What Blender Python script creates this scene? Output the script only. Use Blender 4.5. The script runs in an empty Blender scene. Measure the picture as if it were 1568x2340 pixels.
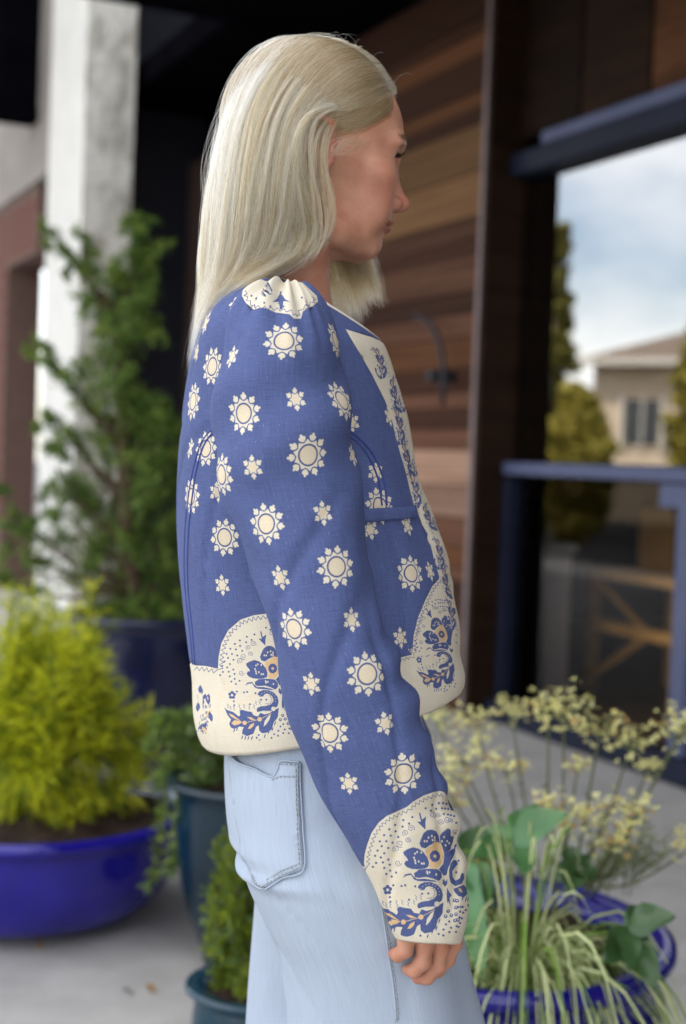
import bpy, bmesh, math, random
import numpy as np
from mathutils import Vector, Matrix
from mathutils.kdtree import KDTree
from mathutils.geometry import delaunay_2d_cdt
random.seed(11)
rng = np.random.default_rng(11)
S = bpy.context.scene
COL = S.collection

# ------------------------------------------------------------------ camera, sky, sun, exposure
FPX, CAM_H = 3250.0, 1.24            # focal length in units of a 1568 x 2340 picture, eye height in metres
_p, _r = math.radians(2.03), math.radians(2.2)
FW = np.array([0, math.cos(_p), -math.sin(_p)])
_up = np.array([0, math.sin(_p), math.cos(_p)])
_rt = np.array([1.0, 0, 0])
RT = math.cos(_r) * _rt + math.sin(_r) * _up
UP = -math.sin(_r) * _rt + math.cos(_r) * _up
EYE = np.array([0, 0, CAM_H])
cam_d = bpy.data.cameras.new('camera')
cam_d.sensor_fit = 'VERTICAL'; cam_d.sensor_height = 36.0; cam_d.sensor_width = 24.0
cam_d.lens = 36.0 * FPX / 2340
cam_d.clip_start = 0.05; cam_d.clip_end = 1000
cam_d.dof.use_dof = True
cam_d.dof.focus_distance = 1.32
cam_d.dof.aperture_fstop = 4.0
cam = bpy.data.objects.new('camera', cam_d); COL.objects.link(cam)
cam.matrix_world = Matrix(((RT[0], UP[0], -FW[0], 0), (RT[1], UP[1], -FW[1], 0), (RT[2], UP[2], -FW[2], CAM_H), (0, 0, 0, 1)))
S.camera = cam

SUN_AZ = math.degrees(math.atan2(0.95, 0.30))    # compass angle from +Y towards +X
SUN_EL = 52.0
world = bpy.data.worlds.new('World'); S.world = world; world.use_nodes = True
wn = world.node_tree.nodes; wl = world.node_tree.links
wn.clear()
w_out = wn.new('ShaderNodeOutputWorld'); w_bg = wn.new('ShaderNodeBackground')
w_sky = wn.new('ShaderNodeTexSky'); w_sky.sky_type = 'NISHITA'; w_sky.sun_disc = False
w_sky.sun_elevation = math.radians(SUN_EL); w_sky.sun_rotation = math.radians(SUN_AZ)
w_sky.air_density = 1.0; w_sky.dust_density = 1.2
w_co = wn.new('ShaderNodeTexCoord'); w_map = wn.new('ShaderNodeMapping'); w_map.inputs['Scale'].default_value = (1, 1, 2.2)
w_no = wn.new('ShaderNodeTexNoise'); w_no.inputs['Scale'].default_value = 2.1; w_no.inputs['Detail'].default_value = 7; w_no.inputs['Roughness'].default_value = 0.55
w_rp = wn.new('ShaderNodeValToRGB'); w_rp.color_ramp.elements[0].position = 0.38; w_rp.color_ramp.elements[1].position = 0.64
w_mx = wn.new('ShaderNodeMix'); w_mx.data_type = 'RGBA'
w_mx.inputs[7].default_value = (10.6, 10.3, 9.8, 1)      # bright thin cloud
wl.new(w_co.outputs['Generated'], w_map.inputs['Vector']); wl.new(w_map.outputs['Vector'], w_no.inputs['Vector'])
wl.new(w_no.outputs['Fac'], w_rp.inputs['Fac']); wl.new(w_rp.outputs['Color'], w_mx.inputs[0])
wl.new(w_sky.outputs['Color'], w_mx.inputs[6]); wl.new(w_mx.outputs[2], w_bg.inputs['Color'])
w_bg.inputs['Strength'].default_value = 0.13
wl.new(w_bg.outputs['Background'], w_out.inputs['Surface'])
sun_d = bpy.data.lights.new('sun', 'SUN'); sun_d.energy = 3.2; sun_d.angle = math.radians(0.5); sun_d.color = (1.0, 0.95, 0.87)
sun = bpy.data.objects.new('sun', sun_d); COL.objects.link(sun)
_az, _el = math.radians(SUN_AZ), math.radians(SUN_EL)
sun.rotation_euler = Vector((math.sin(_az) * math.cos(_el), math.cos(_az) * math.cos(_el), math.sin(_el))).to_track_quat('Z', 'Y').to_euler()
S.view_settings.view_transform = 'Standard'; S.view_settings.look = 'None'
S.view_settings.exposure = 1.5; S.view_settings.gamma = 1.0
S.view_settings.use_curve_mapping = False
S.render.engine = 'CYCLES'
S.cycles.max_bounces = 14; S.cycles.transmission_bounces = 10; S.cycles.transparent_max_bounces = 12
S.cycles.use_denoising = True
S.cycles.denoiser = 'OPENIMAGEDENOISE'
S.cycles.sample_clamp_indirect = 6.0
S.cycles_curves.shape = 'RIBBONS'

# ------------------------------------------------------------------ helpers
def ray(x, y):
    return RT * (x - 784) / FPX + UP * (1170 - y) / FPX + FW
def P(x, y, d):                                    # the point at depth d (metres along +Y) seen at picture position x, y
    v = ray(x, y); return EYE + v * (d / v[1])
def G(x, y, z=0.0):
    v = ray(x, y); return EYE + v * ((z - CAM_H) / v[2])
def proj(p):
    q = np.asarray(p) - EYE
    z = q @ FW
    return np.stack([784 + FPX * (q @ RT) / z, 1170 - FPX * (q @ UP) / z], -1)

WB = np.array([1.4889, 5.9636, 0.0]); WD = np.array([-0.4216, 0.9068, 0.0]); WN = np.array([-0.9068, -0.4216, 0.0])
WZ = np.array([0, 0, 1.0])
def W(s, h, o=0.0):                                # wall coordinates: s along it (away), h up, o out of it
    return WB + WD * s + WN * o + WZ * h

def Wo(px, py, o_):                                # where the sight line through px, py meets the plane o = o_
    v = ray(px, py); t = (o_ - (EYE - WB) @ WN) / (v @ WN); q = EYE + v * t
    return float((q - WB) @ WD), float(q[2])
def Ws(px, py, s_):
    v = ray(px, py); t = (s_ - (EYE - WB) @ WD) / (v @ WD); q = EYE + v * t
    return float((q - WB) @ WN), float(q[2])

def tag(o, label=None, cat=None, group=None, kind=None):
    if label: o['label'] = label
    if cat: o['category'] = cat
    if group: o['group'] = group
    if kind: o['kind'] = kind
    return o
def empty(name, loc, label=None, cat=None, group=None, kind=None):
    o = bpy.data.objects.new(name, None); COL.objects.link(o); o.location = Vector(loc)
    o.empty_display_size = 0.1
    return tag(o, label, cat, group, kind)
def obj(name, V, Fc, mat, parent=None, smooth=True, mi=None):
    m = bpy.data.meshes.new(name)
    V = np.asarray(V, float)
    base = np.zeros(3)
    if parent is not None:
        q = parent
        while q is not None:
            base += np.array(q.location); q = q.parent
    m.from_pydata((V - base).tolist(), [], [list(map(int, f)) for f in Fc])
    for k in (mat if isinstance(mat, (list, tuple)) else [mat]): m.materials.append(k)
    if mi is not None: m.polygons.foreach_set('material_index', np.asarray(mi, np.int32))
    m.polygons.foreach_set('use_smooth', np.full(len(m.polygons), bool(smooth)))
    m.update()
    o = bpy.data.objects.new(name, m); COL.objects.link(o)
    if parent is not None: o.parent = parent
    return o
def inst(name, mesh_obj, parent, M):
    o = bpy.data.objects.new(name, mesh_obj.data); COL.objects.link(o)
    o.parent = parent; o.matrix_local = M
    return o

class MB:
    def __init__(s): s.v = []; s.f = []; s.m = []; s.n = 0
    def add(s, V, F, m=0):
        V = np.asarray(V, float); s.v.append(V)
        for f in F: s.f.append([i + s.n for i in f]); s.m.append(m)
        s.n += len(V)
    def box(s, c, ax, ay, az, m=0):                # centre and three half-axis vectors
        c, ax, ay, az = map(lambda q: np.asarray(q, float), (c, ax, ay, az))
        V = [c + i * ax + j * ay + k * az for i in (-1, 1) for j in (-1, 1) for k in (-1, 1)]
        s.add(V, [(0, 1, 3, 2), (4, 6, 7, 5), (0, 4, 5, 1), (2, 3, 7, 6), (0, 2, 6, 4), (1, 5, 7, 3)], m)
    def wbox(s, s0, s1, h0, h1, o0, o1, m=0):
        c = W((s0 + s1) / 2, (h0 + h1) / 2, (o0 + o1) / 2)
        s.box(c, WD * abs(s1 - s0) / 2, WN * abs(o1 - o0) / 2, WZ * abs(h1 - h0) / 2, m)
    def tube(s, pts, rad, k=8, m=0, cap=True):
        pts = np.asarray(pts, float); n = len(pts)
        rad = np.broadcast_to(np.asarray(rad, float), (n,))
        T = np.gradient(pts, axis=0); T /= np.linalg.norm(T, axis=1)[:, None] + 1e-12
        a = np.array([0, 0, 1.0]) if abs(T[0][2]) < 0.9 else np.array([1.0, 0, 0])
        V = []
        nrm = np.cross(T[0], a); nrm /= np.linalg.norm(nrm)
        for i in range(n):
            nrm = nrm - T[i] * (nrm @ T[i]); nrm /= np.linalg.norm(nrm) + 1e-12
            bn = np.cross(T[i], nrm)
            for j in range(k):
                t = 2 * math.pi * j / k
                V.append(pts[i] + rad[i] * (math.cos(t) * nrm + math.sin(t) * bn))
        F = [(i * k + j, i * k + (j + 1) % k, (i + 1) * k + (j + 1) % k, (i + 1) * k + j) for i in range(n - 1) for j in range(k)]
        if cap: F += [tuple(range(k))[::-1], tuple((n - 1) * k + j for j in range(k))]
        s.add(V, F, m)
    def lathe(s, prof, c, k=48, m=0):              # prof: (radius, z)
        V = []
        for r, z in prof:
            for j in range(k):
                t = 2 * math.pi * j / k
                V.append((c[0] + r * math.cos(t), c[1] + r * math.sin(t), c[2] + z))
        F = [(i * k + j, i * k + (j + 1) % k, (i + 1) * k + (j + 1) % k, (i + 1) * k + j) for i in range(len(prof) - 1) for j in range(k)]
        s.add(V, F, m)
    def build(s, name, mat, parent=None, smooth=False):
        return obj(name, np.concatenate(s.v), s.f, mat, parent, smooth, s.m)

def bevel(o, w=0.004, seg=2):
    b = o.modifiers.new('bevel', 'BEVEL'); b.width = w; b.segments = seg; b.limit_method = 'ANGLE'
    return o

# ------------------------------------------------------------------ materials
def nodes_of(name):
    m = bpy.data.materials.new(name); m.use_nodes = True
    n, l = m.node_tree.nodes, m.node_tree.links
    return m, n, l, n['Principled BSDF']
def mk(name, c1, c2=None, scale=8.0, rough=0.7, bump=0.0, bscale=60.0, spec=0.3, stretch=(1, 1, 1), metal=0.0, detail=5, coat=0.0, trans=0.0, rvar=0.0, sheen=0.0):
    m, n, l, b = nodes_of(name)
    c2 = c2 or c1
    tc = n.new('ShaderNodeTexCoord'); mp = n.new('ShaderNodeMapping'); mp.inputs['Scale'].default_value = stretch
    l.new(tc.outputs['Object'], mp.inputs['Vector'])
    t = n.new('ShaderNodeTexNoise'); t.inputs['Scale'].default_value = scale; t.inputs['Detail'].default_value = detail; t.inputs['Roughness'].default_value = 0.6
    l.new(mp.outputs['Vector'], t.inputs['Vector'])
    r = n.new('ShaderNodeValToRGB'); r.color_ramp.elements[0].position = 0.33; r.color_ramp.elements[1].position = 0.67
    r.color_ramp.elements[0].color = (*c1, 1); r.color_ramp.elements[1].color = (*c2, 1)
    l.new(t.outputs['Fac'], r.inputs['Fac'])
    l.new(r.outputs['Color'], b.inputs['Base Color'])
    b.inputs['Roughness'].default_value = rough; b.inputs['Specular IOR Level'].default_value = spec
    b.inputs['Metallic'].default_value = metal; b.inputs['Coat Weight'].default_value = coat; b.inputs['Coat Roughness'].default_value = 0.08
    if sheen: b.inputs['Sheen Weight'].default_value = sheen; b.inputs['Sheen Roughness'].default_value = 0.4
    if rvar:
        mr = n.new('ShaderNodeMapRange'); mr.inputs[3].default_value = rough - rvar; mr.inputs[4].default_value = rough + rvar
        l.new(t.outputs['Fac'], mr.inputs[0]); l.new(mr.outputs[0], b.inputs['Roughness'])
    if bump:
        t2 = n.new('ShaderNodeTexNoise'); t2.inputs['Scale'].default_value = bscale; t2.inputs['Detail'].default_value = 6
        l.new(mp.outputs['Vector'], t2.inputs['Vector'])
        bp = n.new('ShaderNodeBump'); bp.inputs['Strength'].default_value = bump; bp.inputs['Distance'].default_value = 0.02
        l.new(t2.outputs['Fac'], bp.inputs['Height']); l.new(bp.outputs['Normal'], b.inputs['Normal'])
    if trans:                                       # leaves let some light through
        tr = n.new('ShaderNodeBsdfTranslucent'); l.new(r.outputs['Color'], tr.inputs['Color'])
        ms = n.new('ShaderNodeMixShader'); ms.inputs[0].default_value = trans
        l.new(b.outputs[0], ms.inputs[1]); l.new(tr.outputs[0], ms.inputs[2]); l.new(ms.outputs[0], n['Material Output'].inputs['Surface'])
    return m

# ------------------------------------------------------------------ setting materials
def wood(name, c1, c2, rough=0.8, grain=20):
    m, n, l, b = nodes_of(name)
    tc = n.new('ShaderNodeTexCoord'); oi = n.new('ShaderNodeObjectInfo')
    va = n.new('ShaderNodeVectorMath'); va.operation = 'SCALE'; va.inputs[0].default_value = (37, 91, 53)
    l.new(oi.outputs['Random'], va.inputs['Scale'])
    ad = n.new('ShaderNodeVectorMath'); ad.operation = 'ADD'
    mp = n.new('ShaderNodeMapping'); mp.inputs['Scale'].default_value = (1.1, 1.0, grain * 0.35)
    l.new(tc.outputs['Object'], mp.inputs['Vector']); l.new(mp.outputs['Vector'], ad.inputs[0]); l.new(va.outputs[0], ad.inputs[1])
    t = n.new('ShaderNodeTexNoise'); t.inputs['Scale'].default_value = 1.6; t.inputs['Detail'].default_value = 8; t.inputs['Roughness'].default_value = 0.65; t.inputs['Distortion'].default_value = 0.6
    l.new(ad.outputs[0], t.inputs['Vector'])
    r = n.new('ShaderNodeValToRGB'); r.color_ramp.elements[0].position = 0.32; r.color_ramp.elements[1].position = 0.68
    r.color_ramp.elements[0].color = (*c1, 1); r.color_ramp.elements[1].color = (*c2, 1)
    l.new(t.outputs['Fac'], r.inputs['Fac'])
    hv = n.new('ShaderNodeHueSaturation'); mr = n.new('ShaderNodeMapRange'); mr.inputs[3].default_value = 0.7; mr.inputs[4].default_value = 1.3
    l.new(oi.outputs['Random'], mr.inputs[0]); l.new(mr.outputs[0], hv.inputs['Value']); l.new(r.outputs['Color'], hv.inputs['Color'])
    l.new(hv.outputs['Color'], b.inputs['Base Color']); b.inputs['Roughness'].default_value = rough; b.inputs['Specular IOR Level'].default_value = 0.12
    bp = n.new('ShaderNodeBump'); bp.inputs['Strength'].default_value = 0.35; bp.inputs['Distance'].default_value = 0.01
    l.new(t.outputs['Fac'], bp.inputs['Height']); l.new(bp.outputs['Normal'], b.inputs['Normal'])
    return m
W_TAN = wood('reclaimed_wood_tan', (0.10, 0.048, 0.022), (0.25, 0.135, 0.062))
W_PINK = wood('reclaimed_wood_pale', (0.17, 0.09, 0.062), (0.44, 0.275, 0.19))
W_MID = wood('reclaimed_wood_brown', (0.034, 0.0135, 0.008), (0.165, 0.077, 0.046))
W_ORANGE = wood('reclaimed_wood_orange', (0.045, 0.018, 0.008), (0.16, 0.066, 0.028))
W_DARK = wood('reclaimed_wood_dark', (0.020, 0.0078, 0.0050), (0.085, 0.036, 0.021))
W_POST = wood('dark_stained_timber', (0.008, 0.0035, 0.002), (0.022, 0.010, 0.0045))
W_OAK = wood('interior_oak', (0.45, 0.22, 0.05), (0.68, 0.38, 0.11))
M_BLACK = mk('black_painted_soffit', (0.002, 0.002, 0.003), (0.0035, 0.0035, 0.005), 3, 0.9, spec=0.0)
M_NAVY = mk('navy_paint', (0.013, 0.014, 0.022), (0.018, 0.019, 0.029), 2, 0.6, 0.05, 40, spec=0.2)
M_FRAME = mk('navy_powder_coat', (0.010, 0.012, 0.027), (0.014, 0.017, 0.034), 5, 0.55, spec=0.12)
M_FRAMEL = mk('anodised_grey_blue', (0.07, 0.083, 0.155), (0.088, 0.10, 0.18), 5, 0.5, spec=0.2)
M_UPPER = mk('upper_cladding', (0.06, 0.035, 0.02), (0.09, 0.05, 0.03), 3, 0.7)
M_STUCCO = mk('white_stucco', (0.60, 0.585, 0.55), (0.69, 0.675, 0.64), 3, 0.85, 0.15, 120)
M_PEEL = mk('weathered_white_paint', (0.58, 0.56, 0.50), (0.72, 0.70, 0.64), 30, 0.85, 0.5, 45)
def weathered():
    n, l = M_PEEL.node_tree.nodes, M_PEEL.node_tree.links
    b = n['Principled BSDF']
    src = b.inputs['Base Color'].links[0].from_socket
    tc = n.new('ShaderNodeTexCoord'); mp = n.new('ShaderNodeMapping'); mp.inputs['Scale'].default_value = (3.0, 3.0, 1.4); mp.inputs['Rotation'].default_value = (0.5, 0.4, 0)
    l.new(tc.outputs['Object'], mp.inputs['Vector'])
    t = n.new('ShaderNodeTexNoise'); t.inputs['Scale'].default_value = 1.6; t.inputs['Detail'].default_value = 9; t.inputs['Roughness'].default_value = 0.7
    l.new(mp.outputs['Vector'], t.inputs['Vector'])
    r = n.new('ShaderNodeValToRGB'); r.color_ramp.elements[0].position = 0.44; r.color_ramp.elements[1].position = 0.62
    l.new(t.outputs['Fac'], r.inputs['Fac'])
    mx = n.new('ShaderNodeMix'); mx.data_type = 'RGBA'; mx.inputs[7].default_value = (0.20, 0.18, 0.135, 1)
    l.new(r.outputs['Color'], mx.inputs[0]); l.new(src, mx.inputs[6]); l.new(mx.outputs[2], b.inputs['Base Color'])
weathered()
M_BRICK = mk('red_brick', (0.095, 0.030, 0.020), (0.165, 0.056, 0.036), 9, 0.85, 0.3, 80)
M_BRICK_SHADE = mk('recess_shade_brick', (0.045, 0.013, 0.010), (0.08, 0.023, 0.017), 9, 0.85, 0.3, 80)  # the red brick again, with the shade of the recess put into its colour
M_MORTAR = mk('mortar', (0.12, 0.07, 0.058), (0.16, 0.10, 0.08), 20, 0.9)
M_BRICKW = mk('beige_stucco', (0.50, 0.42, 0.33), (0.58, 0.49, 0.38), 3, 0.9)
M_CONC = mk('concrete', (0.36, 0.345, 0.33), (0.47, 0.45, 0.43), 5, 0.85, 0.25, 160, detail=9)
M_ASPH = mk('asphalt', (0.045, 0.045, 0.048), (0.07, 0.07, 0.072), 20, 0.9, 0.3, 200)
M_ROOM = mk('interior_brown', (0.05, 0.028, 0.014), (0.09, 0.05, 0.025), 2, 0.7)
M_FLOORI = mk('interior_floor', (0.05, 0.03, 0.02), (0.09, 0.055, 0.03), 4, 0.4)
M_PALE = mk('pale_plaster', (0.60, 0.57, 0.58), (0.70, 0.67, 0.68), 6, 0.7)
M_METALD = mk('dark_iron', (0.02, 0.02, 0.028), (0.035, 0.035, 0.045), 20, 0.5, metal=0.3)

def glass(name, ior, tint):
    m, n, l, b = nodes_of(name)
    n.remove(b)
    fr = n.new('ShaderNodeFresnel'); fr.inputs['IOR'].default_value = ior
    gl = n.new('ShaderNodeBsdfGlossy'); gl.inputs['Roughness'].default_value = 0.0; gl.inputs['Color'].default_value = (0.97, 0.98, 1, 1)
    tp = n.new('ShaderNodeBsdfTransparent'); tp.inputs['Color'].default_value = tint
    ms = n.new('ShaderNodeMixShader')
    tcg = n.new('ShaderNodeTexCoord'); ng = n.new('ShaderNodeTexNoise'); ng.inputs['Scale'].default_value = 1.1; ng.inputs['Detail'].default_value = 1
    bg_ = n.new('ShaderNodeBump'); bg_.inputs['Strength'].default_value = 0.04; bg_.inputs['Distance'].default_value = 0.02
    l.new(tcg.outputs['Object'], ng.inputs['Vector']); l.new(ng.outputs['Fac'], bg_.inputs['Height']); l.new(bg_.outputs['Normal'], gl.inputs['Normal'])
    l.new(fr.outputs[0], ms.inputs[0]); l.new(tp.outputs[0], ms.inputs[1]); l.new(gl.outputs[0], ms.inputs[2])
    l.new(ms.outputs[0], n['Material Output'].inputs['Surface'])
    return m
M_GLASS = glass('coated_window_glass', 3.5, (0.5, 0.45, 0.38, 1))
M_GLASSL = glass('clear_window_glass', 1.3, (0.98, 0.95, 0.9, 1))

# ------------------------------------------------------------------ ground
g = MB(); g.add([(-160, -160, -0.12), (160, -160, -0.12), (160, 160, -0.12), (-160, 160, -0.12)], [(0, 1, 2, 3)])
tag(g.build('road', M_ASPH), kind='structure')
CURB = 7.5
g = MB()
js = [-16.4 + 2.4 * i for i in range(16)]; jo = [0.0, 2.4, 4.9, CURB]
for i in range(len(js) - 1):                       # concrete slabs with open joints between them
    for j in range(len(jo) - 1):
        g.wbox(js[i] + 0.004, js[i + 1] - 0.004, -0.1, 0.0 + 0.0015 * ((i * 7 + j * 3) % 3 - 1), jo[j] + 0.006 if j else -0.3, jo[j + 1] - 0.006)
g.wbox(js[0], js[-1], -0.119, -0.012, -0.3, CURB - 0.01)
o = g.build('pavement', M_CONC); tag(o, kind='structure'); bevel(o, 0.003, 1)

# ------------------------------------------------------------------ the restaurant building on the right
bld = empty('restaurant_building', W(1.29, 0, 0.34), 'dark restaurant front of reclaimed wood boards and a big blue-framed window', 'building')
OW, OG = 0.34, 0.15                                # wood face and glass plane
g = MB()
g.wbox(1.30, 9.4, 0, 3.72, 0.05, OW - 0.03)
g.build('wall_core', M_BLACK, bld)
unit = {}
def unit_plank(mat):
    if mat.name not in unit:
        q = MB(); q.box((0, 0, 0), (0.5, 0, 0), (0, 0.5, 0), (0, 0, 0.5))
        o = q.build('plank', mat); o.parent = bld; bevel(o, 0.004, 1)
        unit[mat.name] = o
        return o, True
    return unit[mat.name], False
WROT = Matrix(((WD[0], WN[0], 0), (WD[1], WN[1], 0), (0, 0, 1))).to_4x4()
def plank(mat, s0, s1, h0, h1, oc, th):
    src, first = unit_plank(mat)
    c = W((s0 + s1) / 2, (h0 + h1) / 2, oc) - np.array(bld.location)
    M = Matrix.Translation(c) @ WROT @ Matrix.Diagonal((s1 - s0, th, h1 - h0, 1))
    if first: src.matrix_local = M; return
    inst('plank', src, bld, M)
edges = [0.02, .17, .34, .50, .66, .83, .98, 1.14, 1.32, 1.53, 1.725, 1.885, 2.0, 2.11, 2.29, 2.48, 2.70, 2.93, 3.1, 3.28, 3.46, 3.6, 3.715]
_m = {0.17, 0.34, 0.66, 1.32, 1.53, 2.29, 2.93, 3.28}
first_mats = [W_DARK, W_DARK, W_MID, W_DARK, W_MID, W_MID, W_PINK, W_PINK, W_MID, W_MID, W_ORANGE, W_MID, W_DARK, W_MID, W_DARK, W_TAN, W_TAN, W_DARK, W_DARK, W_ORANGE, W_DARK, W_DARK]
_rows = []
for i in range(len(edges) - 1):                     # some boards are ripped to half width
    if edges[i] in _m: mid_ = edges[i] + (edges[i + 1] - edges[i]) * random.uniform(.4, .6); _rows += [(edges[i], mid_, first_mats[i]), (mid_, edges[i + 1], random.choice([W_MID, W_DARK, W_DARK, W_ORANGE]))]
    else: _rows.append((edges[i], edges[i + 1], first_mats[i]))
for e0_, e1_, fm_ in _rows:
    s0 = 1.29; k = 0
    while s0 < 9.3:
        ln = random.uniform(1.3, 2.6) if k else random.uniform(1.7, 2.7)
        s1 = min(s0 + ln, 9.4)
        mt = fm_ if k == 0 else random.choice([W_DARK, W_DARK, W_MID, W_DARK, W_DARK, W_MID, W_DARK, W_ORANGE])
        th = random.uniform(0.022, 0.034)
        plank(mt, s0 + 0.002, s1 - 0.002, e0_ + 0.003, e1_ - 0.003, OW - 0.03 + th / 2, th)
        s0 = s1; k += 1
g = MB(); g.wbox(1.245, 1.289, 0, 3.72, OG - 0.02, OW + 0.012); o = g.build('corner_post', W_POST, bld); bevel(o)
g = MB(); g.wbox(1.2895, 1.325, 0, 3.72, OW + 0.0065, OW + 0.012); g.build('corner_trim', mk('grey_edge_trim', (0.16, 0.12, 0.12), (0.22, 0.17, 0.17), 9, 0.6), bld)
# window: frame bars, panes
wf = MB()
sR0, sR1 = Wo(1600, 1350, OG)[0], Wo(1564, 1350, OG)[0]
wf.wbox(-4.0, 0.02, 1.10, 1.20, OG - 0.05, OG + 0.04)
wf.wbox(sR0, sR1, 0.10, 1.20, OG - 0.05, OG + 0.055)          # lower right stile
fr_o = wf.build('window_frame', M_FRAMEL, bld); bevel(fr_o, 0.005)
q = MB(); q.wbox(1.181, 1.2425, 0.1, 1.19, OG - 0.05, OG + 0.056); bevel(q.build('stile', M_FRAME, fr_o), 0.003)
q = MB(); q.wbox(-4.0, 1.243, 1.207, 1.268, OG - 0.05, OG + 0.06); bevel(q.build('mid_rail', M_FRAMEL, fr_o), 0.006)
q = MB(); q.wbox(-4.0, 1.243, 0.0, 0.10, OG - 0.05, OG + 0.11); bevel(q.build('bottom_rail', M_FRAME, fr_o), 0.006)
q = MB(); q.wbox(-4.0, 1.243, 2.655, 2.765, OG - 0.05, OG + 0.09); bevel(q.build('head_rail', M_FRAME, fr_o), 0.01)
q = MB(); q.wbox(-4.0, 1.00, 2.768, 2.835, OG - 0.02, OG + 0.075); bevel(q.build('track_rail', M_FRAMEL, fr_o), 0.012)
for nm, (a0, a1, h0, h1) in {'u': (-4.0, 1.243, 1.275, 2.655), 'l': (sR1, 1.18, 0.10, 1.20), 'r': (-4.0, sR0, 0.10, 1.10)}.items():
    q = MB(); q.add([W(a0, h0, OG), W(a1, h0, OG), W(a1, h1, OG), W(a0, h1, OG)], [(3, 2, 1, 0)])
    q.build('pane', M_GLASS if nm == 'u' else M_GLASSL, bld)
g = MB(); g.wbox(-4.0, 1.244, 2.837, 3.72, OG - 0.05, OG + 0.02); g.build('header_panel', W_POST, bld)
for i in range(8):
    a0 = -2.9 + i * 0.52
    g = MB(); g.wbox(a0, a0 + 0.50, 2.84, 3.715, OG + 0.021, OG + 0.04); bevel(g.build('board', W_POST if i != 5 else W_ORANGE, bld), 0.004)
g = MB(); g.wbox(-14, -4.0, 0, 3.72, -0.05, OW); g.build('side_wall', M_UPPER, bld)
g = MB(); g.wbox(-14, 9.4, 3.90, 7.4, -7.0, OW); g.build('sun_block_storey', M_UPPER, bld)  # unseen storey added above to keep the sun off the pavement
g = MB(); g.wbox(3.0, 7.0, 3.722, 3.90, -7.0, 1.1); g.wbox(7.0, 9.4, 3.722, 3.90, -7.0, 0.3); g.wbox(-14, 3.0, 3.722, 3.90, -7.0, 2.75); g.build('canopy_and_sky_block', M_BLACK, bld)  # last slab is added overhead, out of view, to block sky light
g = MB()                                           # the room behind the glass
g.wbox(-8, 9, -0.02, 0.02, -6.9, 0.05, 0); g.wbox(-8, 9, 0.02, 3.72, -7.0, -6.8, 1); g.wbox(5.0, 5.2, 0.02, 3.72, -6.8, 0.04, 1); g.wbox(-8.2, -8, 0.02, 3.72, -6.8, -0.1, 1)
g.build('interior', [M_FLOORI, M_ROOM], bld)

# things behind the glass
oI = -0.75
sL, hT = Wo(1345, 1296, oI); sR, _ = Wo(1545, 1310, oI)
tb = empty('bar_table', W((sL + sR) / 2, 0.02, oI - 0.3), 'tall wooden trestle table with crossed braces behind the lower window', 'table')
g = MB(); g.wbox(sR - 0.1, sL + 0.03, hT - 0.05, hT, oI - 0.65, oI); bevel(g.build('tabletop', W_OAK, tb), 0.005)
for s_ in (sL, sR):
    for o_ in (oI - 0.04, oI - 0.6):
        g = MB(); g.wbox(s_ - 0.03, s_ + 0.03, 0.02, hT - 0.051, o_ - 0.03, o_ + 0.03); g.build('leg', W_OAK, tb)
hm = hT * 0.55
g = MB(); g.wbox(sR + 0.03, sL - 0.03, hm - 0.03, hm + 0.03, oI - 0.06, oI - 0.02); g.build('stretcher', W_OAK, tb)
g = MB(); g.tube([W(sL - 0.03, hT - 0.07, oI - 0.04), W(sR + 0.25, hm, oI - 0.04)], 0.022, 4); g.build('brace', W_OAK, tb)
g = MB(); g.tube([W(sL - 0.03, 0.1, oI - 0.04), W(sR + 0.25, hm, oI - 0.04)], 0.022, 4); g.build('brace', W_OAK, tb)
s0, _ = Wo(1456, 1290, oI - 0.2); s1, h1 = Wo(1538, 1165, oI - 0.2)
cr = empty('amber_box', W((s0 + s1) / 2, hT, oI - 0.3), 'amber wooden box standing on the trestle table behind the window', 'box')
g = MB(); g.wbox(s1, s0, hT + 0.002, h1, oI - 0.4, oI - 0.2); bevel(g.build('box_body', W_OAK, cr), 0.006)
g = MB(); g.wbox(s1 - 0.01, s0 + 0.01, h1 + 0.001, h1 + 0.02, oI - 0.41, oI - 0.19); bevel(g.build('box_lid', W_ORANGE, cr), 0.004)
oP = -0.25
sa, hp = Wo(1197, 1235, oP); sb, _ = Wo(1252, 1235, oP)
pd = empty('pedestal', W((sa + sb) / 2, 0.02, oP - 0.08), 'narrow pale pedestal standing just inside the lower window', 'pedestal')
sc_ = (sa + sb) / 2; hw = abs(sa - sb) / 2
g = MB(); g.wbox(sc_ - hw, sc_ + hw, 0.12, hp - 0.05, oP - 0.16, oP); bevel(g.build('shaft', M_PALE, pd), 0.008)
g = MB(); g.wbox(sc_ - hw - 0.03, sc_ + hw + 0.03, 0.02, 0.119, oP - 0.19, oP + 0.03); bevel(g.build('plinth', M_PALE, pd), 0.008)
g = MB(); g.wbox(sc_ - hw - 0.02, sc_ + hw + 0.02, hp - 0.049, hp, oP - 0.18, oP + 0.02); bevel(g.build('cap', M_PALE, pd), 0.008)
vs = empty('flower_vase', W(sc_, hp, oP - 0.08), 'vase of pink flowers and greenery on the pale pedestal', 'vase')
g = MB(); g.lathe([(0.0, 0.002), (0.035, 0.002), (0.045, 0.05), (0.03, 0.11), (0.038, 0.13), (0.03, 0.13), (0.0, 0.10)], W(sc_, hp, oP - 0.08), 20); g.build('vessel', M_PALE, vs, True)
M_PETALP = mk('pink_petal', (0.55, 0.30, 0.36), (0.70, 0.48, 0.52), 20, 0.6)
M_LEAFI = mk('vase_leaf', (0.09, 0.11, 0.02), (0.16, 0.17, 0.03), 20, 0.5)
lf = MB(); pt = MB()
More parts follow.
